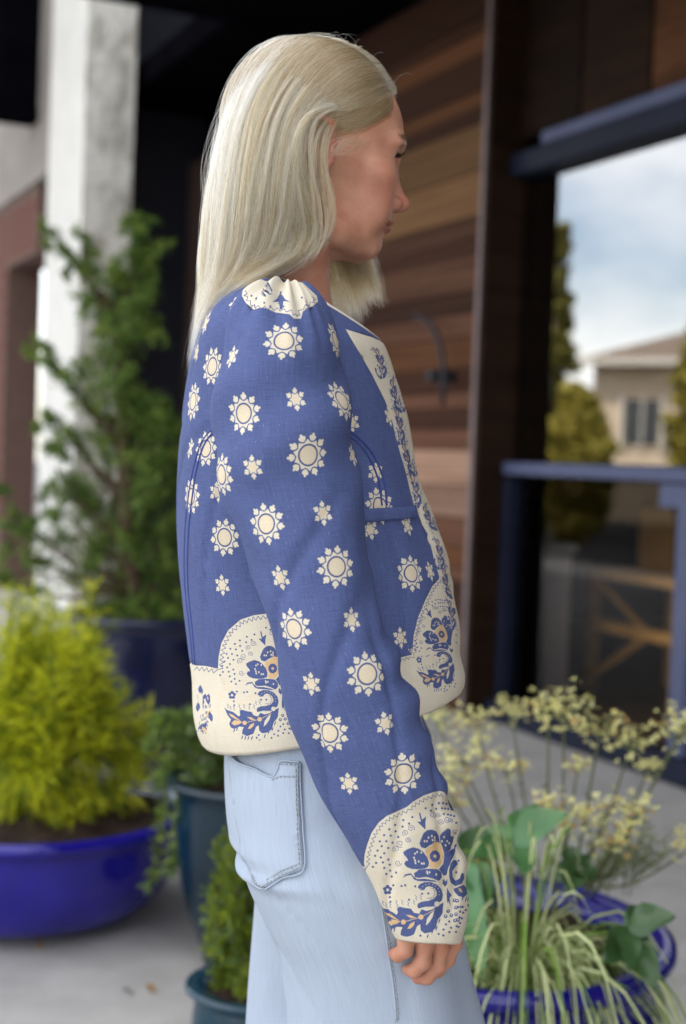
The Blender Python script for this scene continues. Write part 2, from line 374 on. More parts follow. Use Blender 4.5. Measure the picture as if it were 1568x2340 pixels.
for i in range(70):
    a = random.uniform(0, 6.28); rr = random.uniform(0, 0.17); c = W(sc_, hp + 0.13 + random.uniform(0.0, 0.22), oP - 0.08) + np.array([math.cos(a) * rr, math.sin(a) * rr, 0])
    u = rng.normal(size=3); u /= np.linalg.norm(u); w = np.cross(u, rng.normal(size=3)); w /= np.linalg.norm(w)
    (lf if i % 4 else pt).add([c - u * .035, c + w * .016, c + u * .035, c - w * .016], [(0, 1, 2, 3)])
for i in range(5):
    a = i * 1.3; pts = [W(sc_, hp + 0.1, oP - 0.08), W(sc_, hp + 0.2, oP - 0.08) + np.array([math.cos(a) * .06, math.sin(a) * .06, 0]), W(sc_, hp + 0.3, oP - 0.08) + np.array([math.cos(a) * .14, math.sin(a) * .14, 0])]
    lf.tube(pts, 0.003, 4)
    c = pts[-1]
    for k in range(14):
        u = rng.normal(size=3); u /= np.linalg.norm(u); w = np.cross(u, [0.3, 0.2, 0.9]); w /= np.linalg.norm(w) + 1e-9
        pt.add([c, c + u * .03 + w * .018, c + u * .05, c + u * .03 - w * .018], [(0, 1, 2, 3)])
tag(lf.build('foliage', M_LEAFI, vs), kind='stuff'); tag(pt.build('petals', M_PETALP, vs), kind='stuff')

# curved iron bracket on the boards
hk = empty('wall_bracket', W(2.3, 1.9, OW), 'curved dark iron bracket fixed to the wood boards behind her chest', 'bracket')
pts = []
for (x, y) in [(945, 722), (965, 727), (985, 742), (1000, 768), (1009, 800), (1013, 840), (1013, 880), (1012, 925)]:
    s_, h_ = Wo(x, y, OW + 0.12); pts.append(W(s_, h_, OW + 0.12))
g = MB(); g.tube(pts, 0.013, 10); g.build('arm', M_METALD, hk, True)
s_, h_ = Wo(1012, 860, OW + 0.06)
g = MB(); g.wbox(s_ - 0.022, s_ + 0.022, h_ - 0.03, h_ + 0.03, OW + 0.006, OW + 0.14); bevel(g.build('mounting_block', M_METALD, hk), 0.006)

# ------------------------------------------------------------------ columns and the brick building on the left
cA = P(182, 600, 9.5); sC = float((cA - WB) @ WD); oC = float((cA - WB) @ WN)
oR, _ = Ws(297, 600, sC)
sL2, _ = Wo(103, 600, oC)
cl = empty('white_column', W((sC + sL2) / 2, 0, (oC + oR) / 2), 'square white column with a weathered stained face behind the conifer', 'column')
g = MB(); g.wbox(sC, sL2, 0.14, 6.5, oR, oC, 0)
o = g.build('shaft', [M_STUCCO, M_PEEL], cl)
for f in o.data.polygons:
    if np.array(f.normal) @ WD < -0.5: f.material_index = 1
bevel(o, 0.008)
g = MB(); g.wbox(sC - 0.05, sL2 + 0.05, 0.0, 0.139, oR - 0.05, oC + 0.05); bevel(g.build('base', M_STUCCO, cl), 0.008)
sN = 5.3
oa, _ = Ws(276, 900, sN); ob_, _ = Ws(462, 600, sN)
pr = empty('navy_pier', W(sN + 0.2, 0, (oa + ob_) / 2), 'tall flat navy painted pier right of the white column', 'pillar')
g = MB(); g.wbox(sN, sN + 0.4, 0, 6.5, ob_, oa); bevel(g.build('shaft', M_NAVY, pr), 0.006)
g = MB(); g.wbox(sN - 0.015, sN + 0.415, 0, 0.18, ob_ - 0.015, oa + 0.015); bevel(g.build('skirting', M_NAVY, pr), 0.005)
fb = empty('fascia_beam', W(6.6, 3.36, 2.6), 'black fascia beam running left from the white column', 'beam')
_, hb = Ws(20, 268, 6.6)
g = MB(); g.wbox(6.6, 6.85, hb, 6.4, 1.0, 3.6); bevel(g.build('beam_body', M_BLACK, fb), 0.01)
g = MB(); g.wbox(6.57, 6.6, hb - 0.02, hb + 0.1, 1.0, 3.4); g.build('drip_edge', M_BLACK, fb)

cB = P(78, 700, 11.5); oB = float((cB - WB) @ WN)
bb = empty('brick_building', W(8.5, 0, oB), 'red brick building with a pale stucco band at the left edge', 'building')
sx = lambda px, py=800: Wo(px, py, oB)
s_r = sx(78)[0]; s_m = sx(12)[0]; s_l = sx(-140)[0]; hl = sx(40, 600)[1]; hband = sx(40, 453)[1]
g = MB()
g.wbox(s_l, s_m, 0, hband, oB - 0.3, oB); g.wbox(s_m, s_r, hl, hband, oB - 0.3, oB); g.wbox(s_m, s_r - 2.5, 0, hband, oB - 0.95, oB - 0.8)
g.build('wall', M_MORTAR, bb)
g = MB(); g.wbox(s_l, sx(165)[0], hband, 5.2, oB - 0.34, oB + 0.04); bevel(g.build('stucco_band', mk('grey_stucco', (0.24, 0.215, 0.195), (0.31, 0.28, 0.255), 3, 0.9), bb), 0.01)
bu = {}
def brick(mat, s_, h_, o_, Ls):
    if mat.name not in bu:
        q = MB(); q.box((0, 0, 0), (0.5, 0, 0), (0, 0.05, 0), (0, 0, 0.031)); src = q.build('brick', mat); src.parent = bb; bevel(src, 0.004, 1); bu[mat.name] = src; ob = src
    else:
        ob = bpy.data.objects.new('brick', bu[mat.name].data); COL.objects.link(ob); ob.parent = bb
    ob.matrix_local = Matrix.Translation(W(s_, h_, o_) - np.array(bb.location)) @ WROT @ Matrix.Diagonal((Ls, 1, 1, 1))
for r in range(int(hband / 0.075)):
    h_ = 0.04 + r * 0.075
    if h_ < 0.6: continue
    off = 0.105 * (r % 2)
    dmax = 2 if h_ < hl else 4
    for k in range(6):                              # the recess, then the wall above and beside it
        a = s_r + 0.12 + off - 0.3 + k * 0.21
        if s_r - 0.4 < a < s_m + 0.12 and h_ < hl: brick(M_BRICK_SHADE, a, h_, oB - 0.842, 0.2)
        a2 = s_r + 0.11 + off + k * 0.21
        if a2 < s_m and h_ > hl + 0.02: brick(M_BRICK, a2, h_, oB - 0.045, 0.2)
    if r % 1 == 0:
        for k in range(2): brick(M_BRICK, s_m + 0.11 + off + k * 0.21, h_, oB - 0.045, 0.2)

# ------------------------------------------------------------------ across the street: seen in the window's reflection
def mirror(px, py, dist):                          # follow the sight line to the glass, reflect it, go on for dist metres
    v = ray(px, py); v = v / np.linalg.norm(v)
    t = (OG - (EYE - WB) @ WN) / (v @ WN); q = EYE + v * t
    w = v - 2 * (v @ WN) * WN
    return q + w * dist
M_SIDING = mk('sunlit_siding', (0.62, 0.48, 0.33), (0.72, 0.57, 0.40), 2, 0.8)
M_ROOFT = mk('brown_roof', (0.16, 0.12, 0.09), (0.24, 0.18, 0.13), 6, 0.9)
M_DGLASS = mk('dark_window', (0.02, 0.025, 0.03), (0.03, 0.035, 0.04), 2, 0.1, spec=0.6)
M_TRIMH = mk('cream_trim', (0.66, 0.60, 0.50), (0.74, 0.68, 0.58), 4, 0.7)
def house():
    A = mirror(1350, 1060, 34); B = mirror(1600, 1060, 34)
    ax = (B - A) * [1, 1, 0]; L = np.linalg.norm(ax); ax /= L; ay = np.cross([0, 0, 1.0], ax)
    if ay @ (EYE - A) > 0: ay = -ay
    eave = mirror(1420, 815, 34)[2]; ridge = mirror(1480, 735, 36)[2]
    A = np.array([A[0], A[1], -0.12])
    h = empty('street_house', A, 'sunlit beige house across the street mirrored in the window', 'house')
    q = MB(); q.box(A + ax * (L / 2 + 2) + ay * 4 + [0, 0, eave / 2], ax * (L / 2 + 2), ay * 4, [0, 0, eave / 2]); q.build('wall', M_SIDING, h)
    q = MB(); c = A + ax * (L / 2 + 2); hl_ = L / 2 + 2.4
    V = [c - ax * hl_ - ay * .5 + [0, 0, eave], c + ax * hl_ - ay * .5 + [0, 0, eave], c + ax * hl_ + ay * 8.5 + [0, 0, eave], c - ax * hl_ + ay * 8.5 + [0, 0, eave], c - ax * (hl_ - 2) + ay * 4 + [0, 0, ridge], c + ax * (hl_ - 2) + ay * 4 + [0, 0, ridge]]
    q.add(V, [(0, 1, 5, 4), (1, 2, 5), (2, 3, 4, 5), (3, 0, 4), (3, 2, 1, 0)]); q.build('roof', M_ROOFT, h)
    for k in range(3):
        q = MB(); q.box(A + ax * (1.4 + k * 2.6) - ay * .02 + [0, 0, eave * .62], ax * .55, ay * .04, [0, 0, .7]); w_ = q.build('window', M_SIDING, h)
        q = MB(); q.box(A + ax * (1.4 + k * 2.6) - ay * .07 + [0, 0, eave * .62], ax * .47, ay * .012, [0, 0, .62]); q.build('pane', M_DGLASS, w_)
        for dx_ in (-.57, 0, .57):
            q = MB(); q.box(A + ax * (1.4 + k * 2.6 + dx_) - ay * .1 + [0, 0, eave * .62], ax * (.05 if dx_ else .025), ay * .03, [0, 0, .76]); q.build('frame', M_TRIMH, w_)
    q = MB(); q.box(A + ax * (L / 2 + 2) - ay * .6 + [0, 0, eave - .06], ax * (L / 2 + 2.4), ay * .08, [0, 0, .09]); q.build('gutter', M_TRIMH, h)
    q = MB(); q.box(A + ax * 5.2 - ay * 1.1 + [0, 0, eave * .36], ax * 1.5, ay * 1.1, [0, 0, .10]); q.build('porch_roof', M_ROOFT, h)
    for dx_ in (3.8, 6.6):
        q = MB(); q.box(A + ax * dx_ - ay * 2.0 + [0, 0, eave * .17], ax * .09, ay * .09, [0, 0, eave * .17]); q.build('porch_post', M_TRIMH, h)
house()
M_FIR = mk('sunlit_conifer', (0.10, 0.10, 0.02), (0.22, 0.19, 0.035), 6, 0.7)
M_OLIVE = mk('olive_foliage', (0.22, 0.20, 0.03), (0.45, 0.36, 0.06), 6, 0.7)
M_BARK = mk('bark', (0.05, 0.03, 0.02), (0.10, 0.065, 0.04), 20, 0.9, 0.5, 40)
def leaf_cloud(q, c, rad, n_, size, flat=1.0):
    c = np.asarray(c, float)
    d = rng.normal(size=(n_, 3)); d /= np.linalg.norm(d, axis=1)[:, None]; d *= (rng.random(n_) ** 0.45)[:, None] * np.asarray(rad)
    for i in range(n_):
        u = rng.normal(size=3) * [1, 1, flat]; u /= np.linalg.norm(u); w = np.cross(u, rng.normal(size=3)); w /= np.linalg.norm(w) + 1e-9
        s_ = size * random.uniform(0.6, 1.4); p = c + d[i]
        q.add([p - u * s_, p + w * s_ * .45, p + u * s_, p - w * s_ * .45], [(0, 1, 2, 3)])
def street_tree(px, base_y, top_y, dist, wpx, mat, label, conic, group):
    A = mirror(px, base_y, dist); T = mirror(px, top_y, dist); A[2] = -0.12
    tr = empty('street_tree', A, label, 'tree', group)
    hh = T[2] - A[2]; sc = dist / FPX * 1.25
    q = MB(); q.tube([A, A + [0.05, 0.02, hh * .5], A + [0, 0, hh * .95]], [0.16, 0.11, 0.03], 8); q.build('trunk', M_BARK, tr, True)
    q = MB()
    for k in range(30):
        f = k / 29; z = hh * (0.06 + 0.92 * f); r_ = wpx * sc * ((1 - f) * 0.9 + 0.12 if conic else math.sin(math.pi * (0.12 + 0.8 * f)) * 0.8)
        for j in range(4):
            a = random.uniform(0, 6.28); rr_ = r_ * random.uniform(.15, 1.05); sz_ = r_ * random.uniform(.22, .55) + .1; leaf_cloud(q, A + [math.cos(a) * rr_, math.sin(a) * rr_, z + random.uniform(-.25, .25)], [sz_, sz_, sz_ * .7], 60, 0.12)
    tag(q.build('crown', mat, tr), kind='stuff')
street_tree(1255, 1200, 500, 24, 62, M_FIR, 'narrow sunlit conifer across the street mirrored beside the window jamb', True, 'trees across the street')
street_tree(1578, 1200, 745, 27, 60, M_OLIVE, 'round yellow-green tree across the street mirrored at the right of the window', False, 'trees across the street')
street_tree(1300, 1200, 900, 20, 80, M_OLIVE, 'low olive bushy tree across the street mirrored in the middle of the pane', False, 'trees across the street')
street_tree(1345, 1200, 935, 24, 45, M_OLIVE, 'low olive bush in front of the beige house mirrored in the pane', False, 'trees across the street')
street_tree(1215, 1200, 820, 23, 60, M_FIR, 'dark broad conifer across the street mirrored nearest the jamb', False, 'trees across the street')

# ================================================================== the woman
NCOEF = {}
def noise_s(x, y, seed, f=1.0):                    # smooth pseudo noise from a few sine waves, -1..1
    if seed not in NCOEF:
        r_ = np.random.default_rng(seed); NCOEF[seed] = [(r_.uniform(0, 6.28), r_.uniform(0.5, 1.6), r_.uniform(0, 6.28)) for _ in range(7)]
    out = 0
    for a, g_, p_ in NCOEF[seed]: out = out + np.sin(f * g_ * (x * math.cos(a) + y * math.sin(a)) + p_)
    return out / 4.2
def cubic(tab, u):                                 # Catmull-Rom through the rows of tab at parameter u in [0, n-1]
    tab = np.asarray(tab, float); n_ = len(tab)
    i = np.clip(np.floor(u).astype(int), 0, n_ - 2); f = (u - i)[..., None]
    p1, p2 = tab[i], tab[i + 1]
    p0 = np.where((i > 0)[..., None], tab[np.maximum(i - 1, 0)], 2 * p1 - p2); p3 = np.where((i < n_ - 2)[..., None], tab[np.minimum(i + 2, n_ - 1)], 2 * p2 - p1)
    return 0.5 * (2 * p1 + (p2 - p0) * f + (2 * p0 - 5 * p1 + 4 * p2 - p3) * f ** 2 + (3 * p1 - p0 - 3 * p2 + p3) * f ** 3)

class Loft:
    # rows: (Ax, Ay, Bx, By, depth, half) = back/left and front/right outline in the picture, depth of the middle, half thickness
    def __init__(s, rows, expo=2.0, disp=None, mirror_y=None):
        T = []
        for r in rows:
            A = P(r[0], r[1], r[4]); B = P(r[2], r[3], r[4]); T.append([*A, *B, r[5], r[6] if len(r) > 6 else 0.0])
        s.T = np.array(T); s.expo = expo; s.disp = disp; s.my = mirror_y
        c = (s.T[:, :3] + s.T[:, 3:6]) / 2; L = np.linalg.norm(np.diff(c, axis=0), axis=1); cum = np.concatenate([[0], np.cumsum(L)])
        s.len = cum[-1]; s.knots = cum / cum[-1]
        s.per = float(np.mean(np.linalg.norm(s.T[:, 3:6] - s.T[:, :3], axis=1) / 2 + s.T[:, 6]) * math.pi)
    def base(s, S_, t):
        S_ = np.asarray(S_, float); t = np.asarray(t, float)
        u = np.interp(S_, s.knots, np.arange(len(s.knots)))
        q = cubic(s.T, u)
        c = (q[..., :3] + q[..., 3:6]) / 2; e1 = (q[..., 3:6] - q[..., :3]) / 2
        ph = 2 * math.pi * t - math.pi / 2         # t = 0 far side, .25 back, .5 near side, .75 front
        cx, cy = -np.cos(ph), np.sin(ph)
        ex = 2.0 / s.expo
        cx = np.sign(cx) * np.abs(cx) ** ex; cy = np.sign(cy) * np.abs(cy) ** ex
        p = c + e1 * cx[..., None]
        p[..., 1] -= q[..., 6] * cy
        p[..., 2] += q[..., 7] * cy                # optional drop or rise of the near side
        return p
    def __call__(s, S_, t):
        S_, t = np.broadcast_arrays(np.asarray(S_, float), np.asarray(t, float))
        p = s.base(S_, t)
        if s.disp is not None:
            n_ = s.normal(S_, t); p = p + n_ * s.disp(S_, t)[..., None]
        return p
    def normal(s, S_, t, full=False):
        e = 2e-3; f = s.__call__ if full else s.base
        a = f(np.clip(S_ + e, 0, 1), t) - f(np.clip(S_ - e, 0, 1), t); b_ = f(S_, t + e) - f(S_, t - e)
        n_ = np.cross(a, b_); n_ /= np.linalg.norm(n_, axis=-1)[..., None] + 1e-12
        return n_ * s.sgn if hasattr(s, 'sgn') else n_
    def orient(s):                                 # make the normals point outwards
        p = s.base(np.array([0.5]), np.array([0.5])); n_ = s.normal(np.array([0.5]), np.array([0.5]))
        s.sgn = 1.0 if n_[0][1] < 0 else -1.0
        return s
    def prep(s, t0=0.2, t1=0.8, smax=1.0):
        s.smax, s.t0, s.t1 = smax, t0, t1
        a, b_ = np.meshgrid(np.linspace(0, smax, 300), np.linspace(t0, t1, 260), indexing='ij')
        s.gs, s.gt = a.ravel(), b_.ravel(); q = s(s.gs, s.gt); s.gp = proj(q)
        nn = s.normal(s.gs, s.gt); vis = np.einsum('ij,ij->i', nn, EYE - q) > 0
        s.gs, s.gt, s.gp = s.gs[vis], s.gt[vis], s.gp[vis]
        s.kd = KDTree(len(s.gs))
        for i, k in enumerate(s.gp): s.kd.insert((k[0], k[1], 0), i)
        s.kd.balance()
    def inv(s, pts):                               # picture position -> (s, t) on the side facing the camera
        pts = np.asarray(pts, float).reshape(-1, 2)
        idx = [s.kd.find((p[0], p[1], 0))[1] for p in pts]
        a, b_ = s.gs[idx].copy(), s.gt[idx].copy(); e = 1e-3
        err = np.sum((proj(s(a, b_)) - pts) ** 2, -1)
        for _ in range(4):
            q0 = proj(s(a, b_))
            ja = (proj(s(a + e, b_)) - q0) / e; jb = (proj(s(a, b_ + e)) - q0) / e
            d = pts - q0; A = (ja ** 2).sum(1) + 2e4; B_ = (ja * jb).sum(1); C_ = (jb ** 2).sum(1) + 2e4
            ga, gb = (ja * d).sum(1), (jb * d).sum(1); det = A * C_ - B_ * B_
            na = np.clip(a + np.clip((ga * C_ - gb * B_) / det, -.006, .006), 0, s.smax); nb = np.clip(b_ + np.clip((gb * A - ga * B_) / det, -.006, .006), s.t0, s.t1)
            ne = np.sum((proj(s(na, nb)) - pts) ** 2, -1); ok = ne < err
            a, b_, err = np.where(ok, na, a), np.where(ok, nb, b_), np.where(ok, ne, err)
        return np.stack([a, b_], -1)
    def frame(s, st):                              # 2x2 map from (across, down) metres on the cloth to (ds, dt)
        a, b_ = np.array([st[0]]), np.array([st[1]]); e = 2e-3
        Ps = ((s.base(a + e, b_) - s.base(a - e, b_)) / (2 * e))[0]; Pt = ((s.base(a, b_ + e) - s.base(a, b_ - e)) / (2 * e))[0]
        dn = Ps / np.linalg.norm(Ps); ac = Pt - dn * (Pt @ dn); ac /= np.linalg.norm(ac)
        J = np.array([[Ps @ ac, Pt @ ac], [Ps @ dn, Pt @ dn]])
        return np.linalg.inv(J)

# ---- prints: every motif is a list of (polygon, colour); colours: 0 blue, 1 cream, 2 tan, 3 pale tan
def circ(x, y, r_, k=8, ry=None, ph=0.0): return [(x + r_ * math.cos(ph + 6.2832 * i / k), y + (ry or r_) * math.sin(ph + 6.2832 * i / k)) for i in range(k)]
def leafp(x, y, L, w, a, k=4):                     # a pointed leaf from x, y in direction a
    up_ = [(L * i / k, w * math.sin(math.pi * i / k)) for i in range(k + 1)]; dn = [(L * i / k, -w * math.sin(math.pi * i / k)) for i in range(k - 1, 0, -1)]
    c, s_ = math.cos(a), math.sin(a)
    return [(x + c * p - s_ * q, y + s_ * p + c * q) for p, q in up_ + dn]
def strip(pts, w):
    out = []
    for (x0, y0), (x1, y1) in zip(pts[:-1], pts[1:]):
        d = math.hypot(x1 - x0, y1 - y0)
        if d < 1e-9: continue
        nx, ny = -(y1 - y0) / d * w / 2, (x1 - x0) / d * w / 2; ex, ey = (x1 - x0) / d * w * .25, (y1 - y0) / d * w * .25
        out.append([(x0 - ex + nx, y0 - ey + ny), (x0 - ex - nx, y0 - ey - ny), (x1 + ex - nx, y1 + ey - ny), (x1 + ex + nx, y1 + ey + ny)])
    return out
def spiral(x, y, r_, a0=0.0, hand=1, k=16):
    return [(x + r_ * (1 - .8 * i / k) * math.cos(a0 + hand * 9.5 * i / k), y + r_ * (1 - .8 * i / k) * math.sin(a0 + hand * 9.5 * i / k)) for i in range(k + 1)]
def medallion(N, big):
    M_ = []
    co = []
    for i in range(N * 4):
        a = math.pi / 2 + 6.2832 * i / (N * 4); ph = i % 4
        co.append((math.cos(a), math.sin(a), {0: .60, 1: .65, 2: .76, 3: .65}[ph] if big else {0: .40, 1: .46, 2: .62, 3: .46}[ph]))
    M_.append(([(x * r_, y * r_) for x, y, r_ in co], 1))
    if big:
        M_.append((circ(0, 0, .53, 24), 0)); M_.append((circ(0, 0, .44, 22), 3))
        for i in range(5): M_.append((circ(.17 * math.cos(i * 1.257), .17 * math.sin(i * 1.257), .08, 6), 1))
        M_.append((circ(0, .30, .05, 5), 1)); M_.append((circ(0, -.30, .05, 5), 1))
    else:
        M_.append(([(x * (r_ - .13), y * (r_ - .13)) for x, y, r_ in co], 3))
    for i in range(N):
        a = math.pi / 2 + 6.2832 * i / N; c, s_ = math.cos(a), math.sin(a)
        def at(r_, d): return (c * r_ - s_ * d, s_ * r_ + c * d)
        sz = 1.22 if big else 1.7
        r0 = .675 if big else .49
        hp_ = [(0, .035), (.05, .095), (.11, .135), (.17, .140), (.21, .105), (.205, .055), (.24, .05), (.285, .045), (.31, .0)]
        M_.append(([at(r0 + u * sz, v * sz) for u, v in hp_] + [at(r0 + u * sz, -v * sz) for u, v in hp_[-2::-1]], 1))
    return M_
BIG, SMALL = medallion(10, True), medallion(6, False)

def floral():                                      # the border flower, drawn in its own units
    F_ = []
    A = lambda p, c: F_.append((p, c))
    for (x, y) in [(500, 950), (530, 980), (580, 1000), (560, 1040), (500, 1060), (480, 1130), (720, 1000), (745, 960), (780, 1095), (830, 1110), (690, 1180), (740, 1190), (800, 1150), (850, 1080), (640, 760), (690, 780), (740, 720), (1000, 480), (1060, 500), (1120, 480), (1180, 500), (870, 560), (1270, 560), (1285, 640), (900, 340)]:
        for j in range(3): A(circ(x + 22 * math.cos(j * 2.1 + x), y + 22 * math.sin(j * 2.1 + x), 12, 5), 3)
    A([(755, 745), (790, 720), (850, 698), (905, 712), (950, 745), (985, 790), (1005, 840), (1000, 885), (960, 905), (900, 912), (840, 908), (790, 890), (765, 860), (775, 835), (805, 825), (790, 800), (765, 775)], 0)
    A([(912, 660), (935, 600), (950, 565), (985, 535), (1030, 527), (1075, 545), (1100, 590), (1110, 650), (1090, 680), (1050, 660), (1010, 680), (970, 710), (930, 700)], 0)
    A([(1114, 650), (1108, 590), (1130, 560), (1185, 515), (1215, 530), (1215, 590), (1245, 600), (1235, 650), (1215, 700), (1180, 745), (1150, 760), (1135, 700)], 0)
    A([(1150, 760), (1200, 735), (1245, 710), (1250, 675), (1280, 665), (1262, 700), (1258, 750), (1220, 830), (1190, 900), (1175, 965), (1145, 975), (1120, 935), (1100, 910), (1140, 860), (1150, 810)], 0)
    A([(1045, 655), (1080, 645), (1115, 660), (1130, 700), (1145, 750), (1150, 800), (1130, 850), (1080, 905), (1030, 905), (1005, 880), (1020, 840), (985, 790), (965, 735), (990, 700), (1030, 690)], 2)
    A(circ(1062, 785, 52, 9, 58), 0); A(circ(1062, 785, 17, 7), 2)
    A([(860, 950), (905, 915), (1000, 905), (1090, 910), (1125, 945), (1130, 990), (1100, 1025), (1040, 1000), (980, 985), (900, 995), (868, 985)], 0)
    A([(752, 995), (775, 960), (830, 948), (850, 975), (890, 1005), (960, 1002), (1050, 1016), (1092, 1034), (1000, 1028), (900, 1025), (860, 1010), (830, 965), (785, 975)], 0)
    A([(895, 1085), (915, 1055), (960, 1035), (1025, 1035), (1085, 1060), (1125, 1105), (1140, 1160), (1130, 1210), (1095, 1240), (1060, 1268), (970, 1273), (900, 1290), (890, 1265), (900, 1240), (940, 1222), (1000, 1215), (1050, 1195), (1080, 1160), (1075, 1120), (1045, 1085), (1000, 1075), (975, 1085), (960, 1110), (925, 1115)], 0)
    A([(1285, 860), (1270, 825), (1240, 820), (1210, 860), (1198, 920), (1200, 990), (1215, 1040), (1260, 1075), (1320, 1050), (1345, 1000), (1340, 950), (1320, 945), (1300, 1000), (1260, 1020), (1235, 990), (1230, 930), (1250, 900)], 0)
    A([(1240, 1100), (1290, 1080), (1340, 1060), (1370, 1090), (1375, 1150), (1340, 1185), (1290, 1170), (1250, 1130)], 0); A(leafp(1290, 1090, 60, 14, 0.9), 2)
    A([(520, 1255), (560, 1285), (620, 1300), (690, 1350), (705, 1330), (695, 1290), (720, 1270), (780, 1285), (830, 1290), (860, 1330), (910, 1340), (930, 1300), (990, 1276), (1060, 1270), (1110, 1250), (1145, 1230), (1135, 1330), (1120, 1360), (1090, 1400), (1070, 1480), (1020, 1520), (960, 1530), (925, 1500), (920, 1440), (890, 1460), (860, 1540), (790, 1570), (730, 1545), (735, 1500), (750, 1470), (700, 1465), (640, 1495), (600, 1480), (580, 1440), (600, 1390), (560, 1340)], 0)
    A([(570, 1318), (620, 1335), (670, 1370), (725, 1410), (660, 1385), (600, 1355)], 2); A([(605, 1430), (640, 1393), (690, 1400), (728, 1415), (690, 1440), (640, 1455)], 2)
    A(circ(757, 1420, 25, 9), 2); A(circ(927, 1372, 26, 9), 2)
    for q in strip([(757, 1420), (927, 1372), (1060, 1300)], 6): A(q, 2)
    A([(778, 1350), (830, 1353), (882, 1382), (830, 1382)], 2); A([(795, 1487), (820, 1440), (867, 1413), (860, 1450), (830, 1482)], 2)
    A([(930, 1295), (990, 1278), (1070, 1272), (1040, 1297), (980, 1313)], 1); A([(975, 1455), (985, 1390), (1020, 1340), (1055, 1310), (1040, 1370), (1010, 1420)], 1); A(circ(1082, 1246, 26, 9), 1)
    for i in range(5): A(circ(605 + 27 * math.cos(1.257 * i - 1.57), 1110 + 30 * math.sin(1.257 * i - 1.57), 20, 7), 0)
    A(circ(605, 1110, 15, 7), 1)
    A([(905, 365), (922, 370), (938, 432), (978, 400), (970, 470), (972, 530), (930, 490), (888, 450), (928, 452)], 0)
    A([(1140, 1000), (1165, 1030), (1182, 1000), (1182, 1050), (1160, 1080), (1135, 1050)], 0); A([(1180, 1085), (1200, 1130), (1225, 1160), (1202, 1190), (1215, 1270), (1192, 1220), (1180, 1240), (1175, 1160)], 0)
    for (x, y) in [(640, 1510), (672, 1495), (735, 1585), (770, 1590), (805, 1592), (845, 1590), (992, 1560), (1038, 1510), (1078, 1480), (1105, 1410), (1130, 1330), (1330, 1190), (1362, 1200), (1385, 1195)]: A(leafp(x + 8, y - 30, 62, 7, 1.85), 0)
    for (x, y) in [(1190, 1315), (1165, 1365), (1220, 1355), (1265, 1345), (1285, 1400), (1250, 1210), (1275, 1215), (1265, 1280), (1255, 1405)]: A(circ(x, y, 19, 8), 0); A(circ(x, y - 3, 8, 6), 1)
    for (x, y) in [(973, 323), (1036, 290), (1100, 273), (1140, 272), (1172, 280), (1204, 290), (1023, 345), (1074, 328), (1130, 323), (1160, 325), (1190, 328), (1222, 335), (1148, 378), (1188, 383), (1216, 390), (1248, 398), (843, 407), (757, 437), (812, 470), (678, 483), (750, 500), (622, 525), (682, 545), (572, 582), (635, 587), (708, 600), (530, 642), (592, 641), (653, 655), (548, 688), (611, 706), (508, 731), (572, 757), (485, 781), (540, 797), (612, 818), (494, 850), (560, 845), (463, 888), (573, 898), (630, 924), (593, 956), (687, 943), (645, 982), (627, 867), (660, 1066), (740, 1073), (775, 1066), (872, 1076), (627, 1180), (633, 1225), (812, 1205), (938, 1147), (998, 1145), (1268, 940), (1268, 462), (1290, 830), (1200, 1415), (1168, 1443), (1218, 1475), (1145, 1493), (1202, 1517), (1265, 1515), (1098, 1535), (1143, 1550), (1070, 1578), (922, 1552), (900, 1583), (935, 1610), (890, 1622), (1330, 1275), (1305, 1320), (1335, 1330), (1360, 1305), (1300, 1375), (1322, 1385), (1305, 1430), (1270, 1460), (1290, 1468), (1385, 1260), (1310, 1275), (1285, 1275)]: A(circ(x, y, 12, 7), 0)
    for (x, y) in [(985, 640), (1000, 605), (1032, 590), (1060, 605), (962, 640), (1040, 630), (1062, 632), (1130, 640), (1150, 600), (1180, 640), (1200, 660), (1165, 680), (870, 760), (860, 800), (890, 745), (930, 750), (935, 855), (955, 855), (875, 850), (870, 825), (905, 835), (985, 935), (1010, 940), (1075, 962), (990, 950)]: A(circ(x, y, 9, 6, 13), 1)
    for i in range(9):
        a = 3.6 + i * .36; A(circ(1010 + 95 * math.cos(a), 1140 + 85 * math.sin(a), 5, 5), 1)
    for (x, y, r_, a0, hd) in [(1040, 385, 34, 1.2, -1), (1092, 385, 26, 0, 1), (1118, 450, 30, 0, 1), (1180, 432, 34, 0, 1), (1210, 440, 26, 1, -1), (830, 515, 36, .5, -1), (778, 560, 32, 2, 1), (800, 630, 30, 1, -1), (725, 665, 38, 1, 1), (687, 715, 36, 2, 1), (705, 852, 34, 0, 1), (1253, 548, 26, 0, 1)]:
        for q in strip(spiral(x, y, r_, a0, hd), 5.5): A(q, 0)
    for (x, y) in [(560, 1240), (590, 1260), (630, 1265), (690, 1235), (745, 1235), (805, 1250), (880, 1190), (925, 1185), (860, 1235), (700, 1270)]:
        for q in strip([(x - 10, y - 28), (x + 8, y - 12), (x - 6, y), (x + 10, y + 18)], 5): A(q, 0)
    zz = [(1010 + (62 if i % 2 else 44) * math.cos(a), 1140 + (62 if i % 2 else 44) * math.sin(a)) for i, a in enumerate(np.linspace(-1.2, 2.0, 12))]
    for q in strip(zz, 5): A(q, 0)
    return F_
FLORAL = floral()
def affine(src, dst):
    src, dst = np.array(src, float), np.array(dst, float); X = np.c_[src, np.ones(len(src))]
    return np.linalg.lstsq(X, dst, rcond=None)[0]
